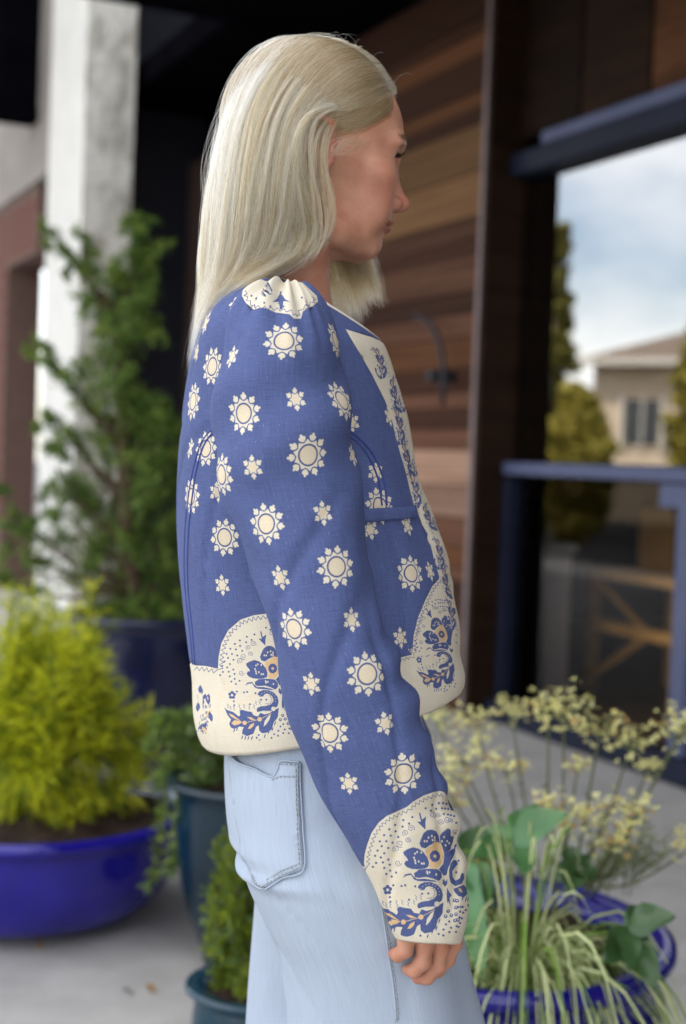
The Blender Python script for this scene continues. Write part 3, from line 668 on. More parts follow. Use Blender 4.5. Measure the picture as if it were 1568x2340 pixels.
def zigzag(curve, d0, d1, wl_):                    # zigzag along a polyline, offset to its right hand side
    c = np.array(curve, float); L = np.concatenate([[0], np.cumsum(np.linalg.norm(np.diff(c, axis=0), axis=1))])
    n_ = max(2, int(L[-1] / wl_ * 2)); u = np.linspace(0, L[-1], n_)
    x, y = np.interp(u, L, c[:, 0]), np.interp(u, L, c[:, 1]); tx, ty = np.gradient(x), np.gradient(y); m_ = np.hypot(tx, ty)
    d = np.where(np.arange(n_) % 2, d0, d1)
    return list(zip(x - ty / m_ * d, y + tx / m_ * d))

class Cloth:
    def __init__(s, loft): s.L = loft; s.polys = []; s.cols = []; s.raw = []
    def px(s, poly, col, sub=True):                # polygon given by picture positions
        q = np.array(poly, float); out = []
        for i in range(len(q)):
            d = q[(i + 1) % len(q)] - q[i]; n_ = max(1, int(np.hypot(*d) / 7)); out += [q[i] + d * k / n_ for k in range(n_)]
        s.raw.append((len(s.polys), out)); s.polys.append(None); s.cols.append(col)
    def st(s, poly, col): s.polys.append(np.array(poly, float)); s.cols.append(col)
    def motif(s, M_, st, size, rot=0.0, ry=1.0):
        size *= random.uniform(.96, 1.04); rot += random.uniform(-.14, .14)
        J = s.L.frame(st); c, q = math.cos(rot), math.sin(rot)
        for poly, col in M_:
            xy = np.array(poly) * size * [1, ry]; xy = np.stack([xy[:, 0] * c - xy[:, 1] * q, xy[:, 0] * q + xy[:, 1] * c], -1)
            s.polys.append(np.array(st) + xy @ J.T); s.cols.append(col)
    def motif_px(s, M_, px, size, rot=0.0, ry=1.0): s.motif(M_, s.L.inv([px])[0], size, rot, ry)
    def build(s, name, mats, parent, ns, nt, base_col=0):
        L = s.L; sc = np.array([L.len, L.per])
        if s.raw:                                  # all picture positions at once
            allst = L.inv(np.concatenate([np.array(q) for _, q in s.raw])); i0 = 0
            for i, q in s.raw: s.polys[i] = allst[i0:i0 + len(q)]; i0 += len(q)
        sr = np.linspace(0, 1, ns); kn = np.concatenate([L.knots[-5:-1], (L.knots[-5:-1] + L.knots[-4:]) / 2])
        sr = np.unique(np.concatenate([sr[np.min(np.abs(sr[:, None] - kn[None]), axis=1) > .25 / ns], kn]))
        a, b_ = np.meshgrid(sr, np.linspace(0, 1, nt), indexing='ij')
        V = np.stack([a.ravel(), b_.ravel()], -1)
        edges, cols, vs, n_, qs = [], [], [V * sc], len(V), []
        for p, c in zip(s.polys, s.cols):
            q = np.clip(p, 0.0, 1.0) * sc
            keep = np.linalg.norm(q - np.roll(q, 1, axis=0), axis=1) > 2e-5; q = q[keep]
            if len(q) < 3: continue
            vs.append(q); qs.append(q); cols.append(c)
            edges += [(n_ + i, n_ + (i + 1) % len(q)) for i in range(len(q))]; n_ += len(q)
        allv = np.concatenate(vs)
        ov, oe, of, _, _, _ = delaunay_2d_cdt([Vector(v) for v in allv], edges, [], 0, 1e-6)
        o2 = np.array([(v[0], v[1]) for v in ov]); uv = o2 / sc
        tri = np.array(of); cen = o2[tri].mean(1); mi = np.full(len(tri), base_col)
        order = np.argsort(cen[:, 0]); cx = cen[order, 0]
        for q, c in zip(qs, cols):                 # which triangles lie inside each printed shape
            i0, i1 = np.searchsorted(cx, [q[:, 0].min(), q[:, 0].max()]); idx = order[i0:i1]
            if not len(idx): continue
            y = cen[idx, 1]; idx = idx[(y > q[:, 1].min()) & (y < q[:, 1].max())]
            if not len(idx): continue
            X, Y = cen[idx, 0][:, None], cen[idx, 1][:, None]; x0, y0 = q[:, 0], q[:, 1]; x1, y1 = np.roll(x0, -1), np.roll(y0, -1)
            with np.errstate(divide='ignore', invalid='ignore'):
                hit = ((y0 > Y) != (y1 > Y)) & (X < (x1 - x0) * (Y - y0) / (y1 - y0) + x0)
            mi[idx[hit.sum(1) % 2 == 1]] = c
        p3 = L(uv[:, 0], uv[:, 1])
        o = obj(name, p3, of, mats, parent, True, mi)
        # make the faces point outwards
        me = o.data; nn = L.normal(uv[:, 0], uv[:, 1])
        fl = 0
        for p in list(me.polygons)[:200]:
            fl += 1 if np.array(p.normal) @ nn[p.vertices[0]] < 0 else -1
        if fl > 0: me.flip_normals()
        uvl = me.uv_layers.new(name='UVMap'); li = np.empty(len(me.loops), np.int32); me.loops.foreach_get('vertex_index', li)
        uvl.data.foreach_set('uv', (uv[:, ::-1] * sc[::-1])[li].ravel())
        return o
def seam_tube(L, st_pts, rad, name, mat, parent, lift=0.0, n_=40):
    st = np.array(st_pts, float); u = np.linspace(0, len(st) - 1, n_); q = cubic(st, u)
    p = L(q[:, 0], q[:, 1]) + L.normal(q[:, 0], q[:, 1]) * lift
    g = MB(); g.tube(p, rad, 6); return g.build(name, mat, parent, True)

def patch(L, poly, lift, name, mat, parent, edge_lift=0.0004, dens=0.008):
    st = L.inv(poly); sc = np.array([L.len, L.per]); q = st * sc
    m_ = []
    for k in range(len(q)):                        # subdivide the outline
        a, b_ = q[k], q[(k + 1) % len(q)]; n_ = max(1, int(np.linalg.norm(b_ - a) / dens)); m_ += [a + (b_ - a) * i / n_ for i in range(n_)]
    q = np.array(m_); ar = np.sum(q[:, 0] * np.roll(q[:, 1], -1) - q[:, 1] * np.roll(q[:, 0], -1))
    if ar < 0: q = q[::-1]
    c = q.mean(0); lo, hi = q.min(0), q.max(0)
    gx, gy = np.meshgrid(np.arange(lo[0], hi[0], dens), np.arange(lo[1], hi[1], dens)); gp = np.stack([gx.ravel(), gy.ravel()], -1)
    inner = c + (q - c) * .97
    allp = np.concatenate([q, inner, gp]); n_ = len(q)
    ov, oe, of, ovi, _, oof = delaunay_2d_cdt([Vector(v) for v in allp], [], [list(range(n_)), list(range(n_, 2 * n_))], 1, 1e-6)
    uv = np.array([(v[0], v[1]) for v in ov]); oid = [any(k < n_ for k in ids) if ids else False for ids in ovi]
    l_ = np.where(oid, edge_lift, lift)
    s_, t_ = uv[:, 0] / sc[0], uv[:, 1] / sc[1]
    p = L(s_, t_) + L.normal(s_, t_) * l_[:, None]
    o = obj(name, p, of, mat, parent, True)
    me = o.data; nn = L.normal(s_, t_); fl = sum(1 if np.array(f.normal) @ nn[f.vertices[0]] < 0 else -1 for f in list(me.polygons)[:100])
    if fl > 0: me.flip_normals()
    ul = me.uv_layers.new(name='UVMap'); li = np.empty(len(me.loops), np.int32); me.loops.foreach_get('vertex_index', li); ul.data.foreach_set('uv', uv[:, ::-1][li].ravel())
    return o
# ---- cloth materials
def cloth(name, col, var=0.12, weave=1500.0, slub=0.25, rough=0.85, sheen=0.0, bump=0.35, speck=None, wr=0.0):
    m, n, l, b = nodes_of(name)
    uv = n.new('ShaderNodeUVMap'); uv.uv_map = 'UVMap'
    def noise_(scale, st, det=4):
        mp = n.new('ShaderNodeMapping'); mp.inputs['Scale'].default_value = st; l.new(uv.outputs['UV'], mp.inputs['Vector'])
        t = n.new('ShaderNodeTexNoise'); t.inputs['Scale'].default_value = scale; t.inputs['Detail'].default_value = det; l.new(mp.outputs['Vector'], t.inputs['Vector']); return t
    t1 = noise_(1300, (1, .03, 1)); t2 = noise_(1300, (.05, 1, 1)) if 'denim' not in name else noise_(650, (1, .015, 1)); t3 = noise_(14, (1, 1, 1), 3)
    ad = n.new('ShaderNodeMath'); ad.operation = 'ADD'; l.new(t1.outputs['Fac'], ad.inputs[0]); l.new(t2.outputs['Fac'], ad.inputs[1])
    ad2 = n.new('ShaderNodeMath'); ad2.operation = 'MULTIPLY_ADD'; l.new(t3.outputs['Fac'], ad2.inputs[0]); ad2.inputs[1].default_value = 0.5; l.new(ad.outputs[0], ad2.inputs[2])
    mr = n.new('ShaderNodeMapRange'); mr.inputs[1].default_value = 0.85; mr.inputs[2].default_value = 1.65; mr.inputs[3].default_value = 1 - slub; mr.inputs[4].default_value = 1 + slub
    l.new(ad2.outputs[0], mr.inputs[0])
    hs = n.new('ShaderNodeHueSaturation'); hs.inputs['Color'].default_value = (*col, 1); l.new(mr.outputs[0], hs.inputs['Value'])
    last = hs.outputs['Color']
    if speck:
        t4 = noise_(900, (1, .25, 1), 2); gt = n.new('ShaderNodeMapRange'); gt.inputs[1].default_value = 0.66; gt.inputs[2].default_value = 0.74; gt.inputs[4].default_value = 0.55; l.new(t4.outputs['Fac'], gt.inputs[0])
        mx = n.new('ShaderNodeMix'); mx.data_type = 'RGBA'; mx.inputs[7].default_value = (*speck, 1); l.new(gt.outputs[0], mx.inputs[0]); l.new(last, mx.inputs[6]); last = mx.outputs[2]
    l.new(last, b.inputs['Base Color']); b.inputs['Roughness'].default_value = rough; b.inputs['Specular IOR Level'].default_value = 0.2
    b.inputs['Sheen Weight'].default_value = sheen; b.inputs['Sheen Roughness'].default_value = 0.5
    bp = n.new('ShaderNodeBump'); bp.inputs['Strength'].default_value = bump; bp.inputs['Distance'].default_value = 0.0008
    l.new(ad.outputs[0], bp.inputs['Height']); l.new(bp.outputs['Normal'], b.inputs['Normal'])
    return m
C_BLUE = cloth('blue_linen', (0.080, 0.106, 0.245), slub=.30, speck=(0.24, 0.28, 0.48))
C_CREAM = cloth('cream_linen', (0.67, 0.605, 0.48), slub=0.08)
C_TAN = cloth('tan_print', (0.66, 0.45, 0.24), slub=0.12)
C_PTAN = cloth('pale_tan_print', (0.69, 0.575, 0.41), slub=0.1)
PRINT = [C_BLUE, C_CREAM, C_TAN, C_PTAN]
C_SEAM = mk('blue_seam', (0.050, 0.072, 0.25), None, 400, 0.9)
C_THREAD = mk('stitch_thread', (0.30, 0.33, 0.36), (0.40, 0.42, 0.42), 600, 0.8)
C_DENIM = cloth('pale_denim', (0.375, 0.432, 0.525), slub=0.11, weave=1, bump=0.4)
C_DENIML = cloth('pale_denim_faded', (0.50, 0.58, 0.68), slub=0.12)

# ---- the figure
woman = empty('person', (0.02, 1.48, 0.0), 'blonde woman in a blue printed jacket and pale jeans standing in profile', 'person')

# jacket body
TORSO = [(590, 618, 868, 786, 1.49, .078), (556, 640, 880, 795, 1.49, .118), (505, 682, 893, 830, 1.49, .158), (462, 745, 903, 866, 1.49, .166), (436, 850, 926, 940, 1.49, .164),
         (419, 950, 944, 1018, 1.49, .160), (408, 1060, 961, 1088, 1.49, .156), (404, 1160, 988, 1165, 1.49, .154), (408, 1260, 1014, 1245, 1.49, .154), (421, 1360, 1033, 1335, 1.49, .156),
         (434, 1460, 1046, 1430, 1.49, .160), (442, 1540, 1055, 1500, 1.49, .164), (446, 1630, 1061, 1538, 1.49, .167), (462, 1682, 1058, 1558, 1.49, .166), (476, 1686, 1044, 1558, 1.49, .161), (480, 1640, 1038, 1515, 1.49, .157)]
def torso_disp(S_, t):
    back = np.exp(-((t - .30) / .05) ** 2); w = np.clip(1 - np.abs(S_ - .55) / .5, 0, 1)
    d = 0.0030 * noise_s(S_ * 16 + t * 20, t * 26, 3, 1.0) * w + 0.0026 * noise_s(S_ * 8, t * 60, 5, 1.0) * w - .0038 * w * np.exp(-(noise_s(S_ * 12 + t * 30, t * 26, 33) / .1) ** 2)
    front = np.clip((t - .66) / .04, 0, 1) * np.clip((.80 - t) / .04, 0, 1)
    d = d + 0.0014 * np.sin(S_ * 40 + 3 * np.sin(t * 20)) * front * np.clip((S_ - .35) * 4, 0, 1) * np.clip((.93 - S_) * 10, 0, 1)
    # the near armhole sits a little lower than the shoulder
    return d
LT = Loft(TORSO, 2.25, torso_disp).orient(); LT.prep(0.12, 0.88, LT.knots[-4] * .6 + LT.knots[-3] * .4)
jacket = Cloth(LT)
edge = [(790, 752), (815, 795), (850, 855), (880, 915), (896, 960), (905, 1000), (916, 1040), (928, 1080), (937, 1120), (948, 1160), (962, 1195), (978, 1220), (985, 1245), (992, 1280), (1004, 1318)]
hemf = [(1004, 1322), (988, 1340), (972, 1372), (955, 1412), (946, 1450), (942, 1496), (905, 1505)]
hemb = [(612, 1402), (580, 1406), (550, 1416), (522, 1440), (506, 1470), (500, 1500), (498, 1528), (470, 1522), (445, 1520)]
st1, st2, st3 = LT.inv(edge), LT.inv(hemf), LT.inv(hemb)
mid = [(st2[-1] * (1 - f) + st3[0] * f) + [-.05 * math.sin(math.pi * f * 2), 0] for f in (.25, .5, .75)]
sb_ = st3[-1][0]
cream = [(0.0, .985), *[(s_, t_) for s_, t_ in [(0.0, max(.76, st1[0][1]))]], *st1, *st2, *mid, *st3, (sb_, .06), (sb_, 0.0), (1, 0), (1, 1), (0, 1)]
jacket.st(cream, 1)
for q in strip(zigzag(hemb[::-1], 3, 12, 11), 1.5): jacket.px(q, 0)
for q in strip(zigzag(hemf[::-1], 3, 9, 9), 1.3): jacket.px(q, 0)
for q in strip(zigzag(edge[::-1], -3, -8, 9), 1.0): jacket.px(q, 0)
Mh = affine([(605, 1110), (925, 1090), (757, 1420), (927, 1372), (1085, 1245), (865, 850), (800, 630), (572, 582)], [(672, 1040), (985, 1080), (795, 1390), (948, 1390), (1108, 1290), (950, 770), (862, 565), (600, 655)])
Mf = affine([(650, 1410), (925, 1375), (1085, 1245), (1010, 1060), (605, 1110), (1062, 785)], [(390, 1900), (500, 1880), (568, 1790), (562, 1630), (275, 1745), (500, 1500)])
for poly, c in FLORAL:
    a = np.c_[np.array(poly, float), np.ones(len(poly))]
    q = a @ Mh; D_ = np.c_[399.8 + .2004 * q[:, 0], 1370.9 + .2004 * q[:, 1]]
    if D_[:, 0].max() < 730 and D_[:, 1].max() < 1694: jacket.px(D_, c)
    q = a @ Mf; D_ = np.c_[(1550 + .4274 * q[:, 0]) * .5712, (1900 + .4274 * q[:, 1]) * .5712]
    if D_[:, 0].max() < 1046 and D_[:, 1].max() < 1592 and D_[:, 0].min() > 880: jacket.px(D_, c)
# the flower chain down the front band: the border vine again, turned to run along the edge
VINE = [(p_, c_) for p_, c_ in FLORAL if np.array(p_)[:, 1].min() > 1225 and np.array(p_)[:, 0].max() < 1160] + [(p_, c_) for p_, c_ in FLORAL if np.array(p_)[:, 1].min() > 1020 and np.array(p_)[:, 1].max() < 1295 and np.array(p_)[:, 0].min() > 880 and np.array(p_)[:, 0].max() < 1150]
for (x0, y0, x1, y1, wd, fl) in [(856, 790, 884, 862, 16, 1), (893, 858, 912, 945, 16, -1), (903, 925, 924, 1015, 15, 1), (920, 1005, 944, 1090, 15, -1), (938, 1075, 962, 1160, 15, 1), (966, 1150, 994, 1215, 15, -1), (996, 1225, 1014, 1300, 14, 1), (1012, 1290, 1028, 1370, 14, -1), (1024, 1365, 1040, 1440, 14, 1)]:
    dx, dy = x1 - x0, y1 - y0; L_ = math.hypot(dx, dy); ux, uy = dx / L_, dy / L_
    for p_, c_ in VINE:
        q = [(x0 + ux * (u - 530) / 610 * L_ + uy * fl * (v - 1400) / 300 * wd, y0 + uy * (u - 530) / 610 * L_ - ux * fl * (v - 1400) / 300 * wd) for u, v in p_]
        jacket.px(q, c_)
    for j in range(4): jacket.px(circ(x0 + dx * (j + .3) / 4 - uy * fl * wd * .62, y0 + dy * (j + .3) / 4 + ux * fl * wd * .62, 2.0, 6), 3 if j % 2 else 0)
for poly, c in FLORAL:                             # the next repeat of the border, turning round the back
    a = np.c_[np.array(poly, float), np.ones(len(poly))]; q = a @ Mh; D_ = np.c_[399.8 + .2004 * q[:, 0], 1370.9 + .2004 * q[:, 1]]
    D_[:, 0] = 449 + (D_[:, 0] - 612) * .44
    if D_[:, 0].min() > 449 and D_[:, 0].max() < 494 and D_[:, 1].min() > 1560 and D_[:, 1].max() < 1680: jacket.px(D_, c)
for (x, y, a, L_, w, c) in [(474, 1655, 2.7, 24, 6, 0), (470, 1652, 1.9, 24, 5, 0), (484, 1622, 2.3, 20, 4, 2), (458, 1565, 1.6, 20, 5, 0), (470, 1585, 1.9, 14, 4, 0), (454, 1605, 1.7, 22, 5, 0), (478, 1625, 1.3, 26, 5, 0), (462, 1660, 1.0, 18, 4, 2)]: jacket.px(leafp(x, y, L_, w, a), c)
# medallions
for (x, y, sz) in [(485, 838, .0165), (441, 917, .0165), (470, 1025, .0165), (436, 1135, .0165), (513, 1228, .0165), (866, 1157, .0160), (941, 1310, .0165), (600, 652, .015)]: jacket.motif_px(BIG, (x, y), sz, 0.1, 1.06)
for (x, y) in [(450, 808), (435, 1025), (498, 1125), (508, 1337), (804, 966), (890, 950), (860, 1078), (931, 1200), (846, 1210), (983, 1305), (916, 1458), (676, 656), (540, 690), (470, 740)]: jacket.motif_px(SMALL, (x, y), .0092, 0.1, 1.12)
far = 0
for i in range(7):                                 # the side away from the camera carries the same print
    for j, tt in enumerate((0.03, 0.10, 0.17, 0.86, 0.93)):
        s_ = .22 + .07 * i + (.035 if j % 2 else 0)
        if s_ < sb_ - .05: jacket.motif(BIG if (i + j) % 2 else SMALL, (s_, tt), .0165 if (i + j) % 2 else .0092, 0, 1.05)
jk = jacket.build('jacket', PRINT, woman, 120, 150)
seam_tube(LT, LT.inv([(500, 985), (484, 992), (463, 1025), (448, 1080), (438, 1150), (430, 1240), (430, 1340), (440, 1440), (446, 1518)]), .0011, 'seam', C_SEAM, jk)
seam_tube(LT, LT.inv([(500, 977), (476, 990), (455, 1025), (440, 1080), (429, 1150), (422, 1240), (423, 1340), (434, 1440), (441, 1518)]), .0009, 'seam', C_SEAM, jk)
seam_tube(LT, LT.inv([(800, 985), (830, 1010), (856, 1045), (876, 1095), (884, 1155)]), .0012, 'seam', C_SEAM, jk)
seam_tube(LT, LT.inv([(800, 997), (824, 1018), (846, 1050), (865, 1098), (873, 1155)]), .0010, 'seam', C_SEAM, jk)
seam_tube(LT, LT.inv([(640, 624), (636, 640), (634, 660)]), .0010, 'seam', C_SEAM, jk)
seam_tube(LT, [(0.001, t_) for t_ in np.linspace(0.02, .98, 30)], .0022, 'neck_piping', C_CREAM if False else mk('cream_binding', (.70, .63, .52), None, 300, .85), jk, n_=80)
# welt pocket on the front
WELT = [(822, 1163), (880, 1160), (946, 1157), (953, 1182), (885, 1190), (826, 1196)]
# sleeves
SLV = [(632, 646, 672, 648, 1.345, .012), (598, 656, 700, 657, 1.325, .036), (560, 683, 730, 690, 1.31, .056), (530, 728, 755, 735, 1.30, .064), (508, 800, 779, 795, 1.292, .068), (493, 890, 790, 882, 1.285, .066), (488, 1000, 803, 985, 1.28, .064),
       (507, 1110, 817, 1090, 1.277, .062), (540, 1215, 840, 1190, 1.272, .060), (573, 1325, 860, 1290, 1.268, .059), (606, 1430, 872, 1388, 1.263, .058), (632, 1530, 902, 1478, 1.262, .057), (660, 1630, 934, 1570, 1.265, .055),
       (700, 1725, 964, 1665, 1.268, .052), (745, 1825, 1001, 1765, 1.272, .050), (790, 1920, 1040, 1855, 1.276, .048), (835, 2000, 1065, 1950, 1.28, .047), (862, 2060, 1075, 2035, 1.282, .046, .004), (884, 2108, 1071, 2090, 1.284, .045, .008), (903, 2143, 1055, 2150, 1.285, .042, .011), (908, 2141, 1051, 2147, 1.285, .039, .011), (900, 2100, 1056, 2095, 1.284, .040, .008)]
def sleeve_disp(S_, t):
    g_ = np.exp(-((S_ - .045) / .075) ** 2) * np.clip(S_ / .02, 0, 1)
    ph = t * 2 * math.pi
    d = g_ * (.0055 * np.sin(ph * 7 + .6) * np.abs(np.sin(ph * 1.7 + .4)) + .0035 * np.sin(ph * 13 + 1.9) * np.abs(np.sin(ph * 2.3)))
    d = d + g_ * .006 * np.exp(-((t - .66) / .03) ** 2) - g_ * .007 * np.exp(-((t - .615) / .012) ** 2) - g_ * .006 * np.exp(-((t - .38) / .012) ** 2)
    w = np.clip((S_ - .10) * 8, 0, 1)
    n8 = noise_s(S_ * 20 + t * 6, t * 13, 8)
    d = d + w * (.0034 * n8 + .0016 * noise_s(S_ * 48 - t * 10, t * 12, 9) - .0034 * np.exp(-(noise_s(S_ * 16 + t * 9, t * 10, 14) / .10) ** 2))
    el = np.exp(-((S_ - .60) / .09) ** 2) * np.clip((t - .55) * 5, 0, 1) * np.clip((.95 - t) * 5, 0, 1)
    d = d + el * .0042 * np.sin(S_ * 95 + 6 * t)
    wr = np.exp(-((S_ - .82) / .08) ** 2) * np.clip((t - .5) * 5, 0, 1)
    d = d + wr * .0042 * np.sin(S_ * 110 - 9 * t) + np.exp(-((S_ - .25) / .1) ** 2) * .0042 * np.sin(S_ * 50 + 14 * t)
    return d * np.clip((.955 - S_) * 40, 0.15, 1)
LS = Loft(SLV, 2.1, sleeve_disp).orient(); LS.prep(0.16, 0.84, LS.knots[-4] * .4 + LS.knots[-3] * .6)
sl = Cloth(LS)
c5 = lambda p: np.c_[742.6 + .2368 * np.array(p, float)[:, 0], 1770.7 + .2368 * np.array(p, float)[:, 1]]
cuffc = [(345, 885), (385, 890), (378, 850), (385, 760), (410, 670), (450, 560), (520, 460), (600, 395), (700, 350), (790, 310), (850, 260), (950, 200), (1050, 165), (1110, 155), (1150, 166)]
stc = LS.inv(c5(cuffc)); sA, sB = stc[0], stc[-1]
sl.st([(sA[0], 0.0), (sA[0], max(.0, sA[1] - .03)), *stc, (sB[0] + .015, min(1, sB[1] + .06)), (sB[0] + .07, min(.97, sB[1] + .14)), (sA[0], .97), (sA[0], 1.0), (1, 1), (1, 0)], 1)
for q in strip(zigzag(cuffc[::-1], -22, -54, 46), 6.0): sl.px(c5(q), 0)
for poly, c in FLORAL: sl.px(c5(poly), c)
# cream patch at the gathered shoulder
cap = [(556, 662), (553, 676), (562, 692), (580, 708), (630, 714), (662, 718), (672, 728), (688, 728), (692, 712), (715, 700), (727, 690), (724, 676)]
capst = LS.inv(cap)
sl.st([*capst, (capst[-1][0] * .4, capst[-1][1]), (0.004, .6), (0.004, .4), (capst[0][0] * .5, capst[0][1])], 1)
for q in strip(zigzag(cap[::-1], 4, 11, 14), 1.6): sl.px(q, 0)
for (x, y) in [(586, 682), (606, 676), (642, 668), (618, 700), (648, 700), (700, 690), (690, 680), (575, 676), (604, 692)]: sl.px(circ(x, y, 2.6, 7), 0)
for q in strip(spiral(617, 664, 9, 1, 1), 1.6) + strip(spiral(638, 686, 8, 2, -1), 1.5): sl.px(q, 0)
sl.px([(641, 668), (652, 684), (664, 690), (648, 688), (646, 706), (640, 708), (637, 690), (622, 690), (634, 682)], 0)
for (x, y) in [(650, 780), (557, 945), (705, 1040), (608, 1197), (770, 1295), (671, 1437), (840, 1540), (752, 1675), (921, 1768), (783, 915), (505, 1085), (768, 778)]: sl.motif_px(BIG, (x, y), .0168, .2 if y > 1000 else .05, 1.06)
for (x, y) in [(676, 912), (577, 1068), (738, 1173), (640, 1320), (803, 1416), (711, 1563), (881, 1653), (797, 1790), (530, 815), (806, 1040)]: sl.motif_px(SMALL, (x, y), .0093, .2 if y > 1000 else .05, 1.14)
for i in range(9):
    for j, tt in enumerate((0.02, 0.11, 0.9)): sl.motif(BIG if (i + j) % 2 else SMALL, (.12 + .085 * i, tt), .0168 if (i + j) % 2 else .0093, 0, 1.06)
sv = sl.build('sleeve', PRINT, jk, 260, 96)
# the other sleeve, on her far side
me2 = sv.data.copy(); co = np.empty(len(me2.vertices) * 3); me2.vertices.foreach_get('co', co); co = co.reshape(-1, 3)
YM = 1.49
base_y = 1.48
co[:, 1] = 2 * (YM - base_y) - co[:, 1]
me2.vertices.foreach_set('co', co.ravel()); me2.flip_normals(); me2.update()
o2 = bpy.data.objects.new('sleeve', me2); COL.objects.link(o2); o2.parent = jk
if jk.location.length == 0: pass

# jeans
JN = [(534, 1600, 952, 1560, 1.49, .150), (520, 1690, 968, 1650, 1.49, .160), (519, 1760, 985, 1720, 1.485, .168), (524, 1850, 1004, 1800, 1.475, .170), (534, 1910, 1018, 1880, 1.455, .160), (551, 1960, 1031, 1950, 1.435, .145), (574, 2015, 1042, 2030, 1.42, .128), (602, 2078, 1053, 2110, 1.412, .118),
      (626, 2130, 1062, 2160, 1.408, .112), (642, 2185, 1071, 2215, 1.405, .108), (650, 2250, 1083, 2270, 1.403, .106), (655, 2340, 1101, 2345, 1.40, .106), (655, 2600, 1150, 2610, 1.40, .112), (648, 3000, 1190, 3010, 1.40, .12), (640, 3700, 1215, 3710, 1.40, .13), (640, 3930, 1220, 3940, 1.40, .132)]
def jeans_disp(S_, t):
    d = .0020 * noise_s(S_ * 26 + t * 14, t * 16, 21) + .0016 * noise_s(S_ * 8, t * 46, 22) - .0018 * np.exp(-(noise_s(S_ * 26 - t * 26, t * 22, 23) / .1) ** 2) + .004 * np.clip((S_ - .2) * 5, 0, 1) * np.sin(t * 31 + S_ * 9)
    butt = np.exp(-((S_ - .155) / .02) ** 2) * np.clip((.50 - t) * 6, 0, 1) * np.clip((t - .2) * 10, 0, 1)
    d = d - .006 * butt * np.sin((S_ - .15) * 160 + 8 * t)
    return d * np.clip(S_ * 30, 0, 1)
LJ = Loft(JN, 2.2, jeans_disp).orient(); LJ.prep(0.17, 0.83)
jn = Cloth(LJ).build('jeans', [C_DENIM], woman, 220, 110)
FL = [(560, 1900, 1000, 1900, 1.55, .10), (588, 2000, 1010, 2000, 1.565, .105), (585, 2060, 1015, 2060, 1.575, .105), (576, 2150, 1020, 2150, 1.585, .105), (568, 2240, 1025, 2240, 1.59, .106), (562, 2340, 1030, 2340, 1.59, .108), (545, 2640, 1040, 2640, 1.59, .112), (520, 3400, 1060, 3400, 1.59, .13), (515, 3590, 1062, 3590, 1.59, .132)]
LF = Loft(FL, 2.2, lambda a, b_: .0016 * noise_s(a * 14, b_ * 30, 31)).orient()
Cloth(LF).build('trouser_leg', [C_DENIM], jn, 90, 70)
# back pocket
PKT = [(532, 1716), (552, 1742), (590, 1758), (626, 1776), (640, 1760), (648, 1740), (688, 1742), (698, 1985), (650, 2005), (605, 2030), (578, 1990), (552, 1900), (538, 1810)]
patch(LT, WELT, .003, 'pocket_welt', C_BLUE, jk, -.0005, .006)
bp_ = patch(LJ, PKT, .0044, 'back_pocket', C_DENIM, jn)
def stitches(L, px, name, parent, lift, w=.0007, dash=.0045):
    st = L.inv(px); u = np.linspace(0, len(st) - 1, 200); q = np.stack([np.interp(u, range(len(st)), st[:, k]) for k in (0, 1)], -1)
    p = L(q[:, 0], q[:, 1]) + L.normal(q[:, 0], q[:, 1]) * lift
    d = np.concatenate([[0], np.cumsum(np.linalg.norm(np.diff(p, axis=0), axis=1))]); g = MB()
    for k in range(int(d[-1] / dash)):
        a, b_ = k * dash, k * dash + dash * .62
        g.tube([[np.interp(x, d, p[:, c]) for c in range(3)] for x in (a, (a + b_) / 2, b_)], w, 4)
    return tag(g.build(name, C_THREAD, parent, True), kind='stuff')
ins = lambda pts, f: [((x - 625) * f + 625, (y - 1885) * f + 1885) for x, y in pts]
stitches(LJ, ins(PKT[5:11], .955), 'stitching', jn, .0048)
stitches(LJ, ins(PKT[6:10], .88), 'stitching', jn, .0048)
stitches(LJ, [(628, 1783), (645, 1776), (688, 1776)], 'stitching', jn, .0048)
seam_tube(LJ, LJ.inv([(532, 1716), (552, 1742), (590, 1758), (626, 1776), (640, 1760), (648, 1740), (688, 1742)]), .0009, 'pocket_edge', C_DENIM, jn, .0046, 60)
seam_tube(LJ, LJ.inv([(688, 1744), (692, 1860), (697, 1985), (650, 2006), (606, 2029), (578, 1990)]), .0009, 'pocket_edge', C_DENIM, jn, .0028, 60)
# side seam
seam_tube(LJ, LJ.inv([(845, 1990), (868, 2060), (884, 2150), (897, 2240), (905, 2335)]), .0010, 'side_seam', C_DENIM, jn, .0002, 40)
stitches(LJ, [(850, 1990), (873, 2060), (889, 2150), (902, 2240), (910, 2335)], 'stitching', jn, .0009)
# shoes under the hems
M_SHOE = mk('tan_leather', (.30, .17, .09), (.38, .23, .12), 20, .45)
for yy in (1.40, 1.60):
    c = np.array([P(900, 3900, yy)[0], yy, 0]); q = MB()
    prof = [(-.12, .030, .045), (-.10, .036, .06), (-.05, .036, .07), (.0, .038, .065), (.06, .042, .045), (.10, .036, .032), (.125, .018, .02)]
    V = []
    for x, w, h in prof:
        for k in range(10): a = math.pi * 2 * k / 10; V.append(c + [x, w * math.cos(a), max(.004, h / 2 + h / 2 * math.sin(a))])
    q.add(V, [(i * 10 + k, i * 10 + (k + 1) % 10, (i + 1) * 10 + (k + 1) % 10, (i + 1) * 10 + k) for i in range(len(prof) - 1) for k in range(10)] + [tuple(range(10)), tuple(60 + k for k in range(10))[::-1]])
    q.build('shoe', M_SHOE, woman, True)

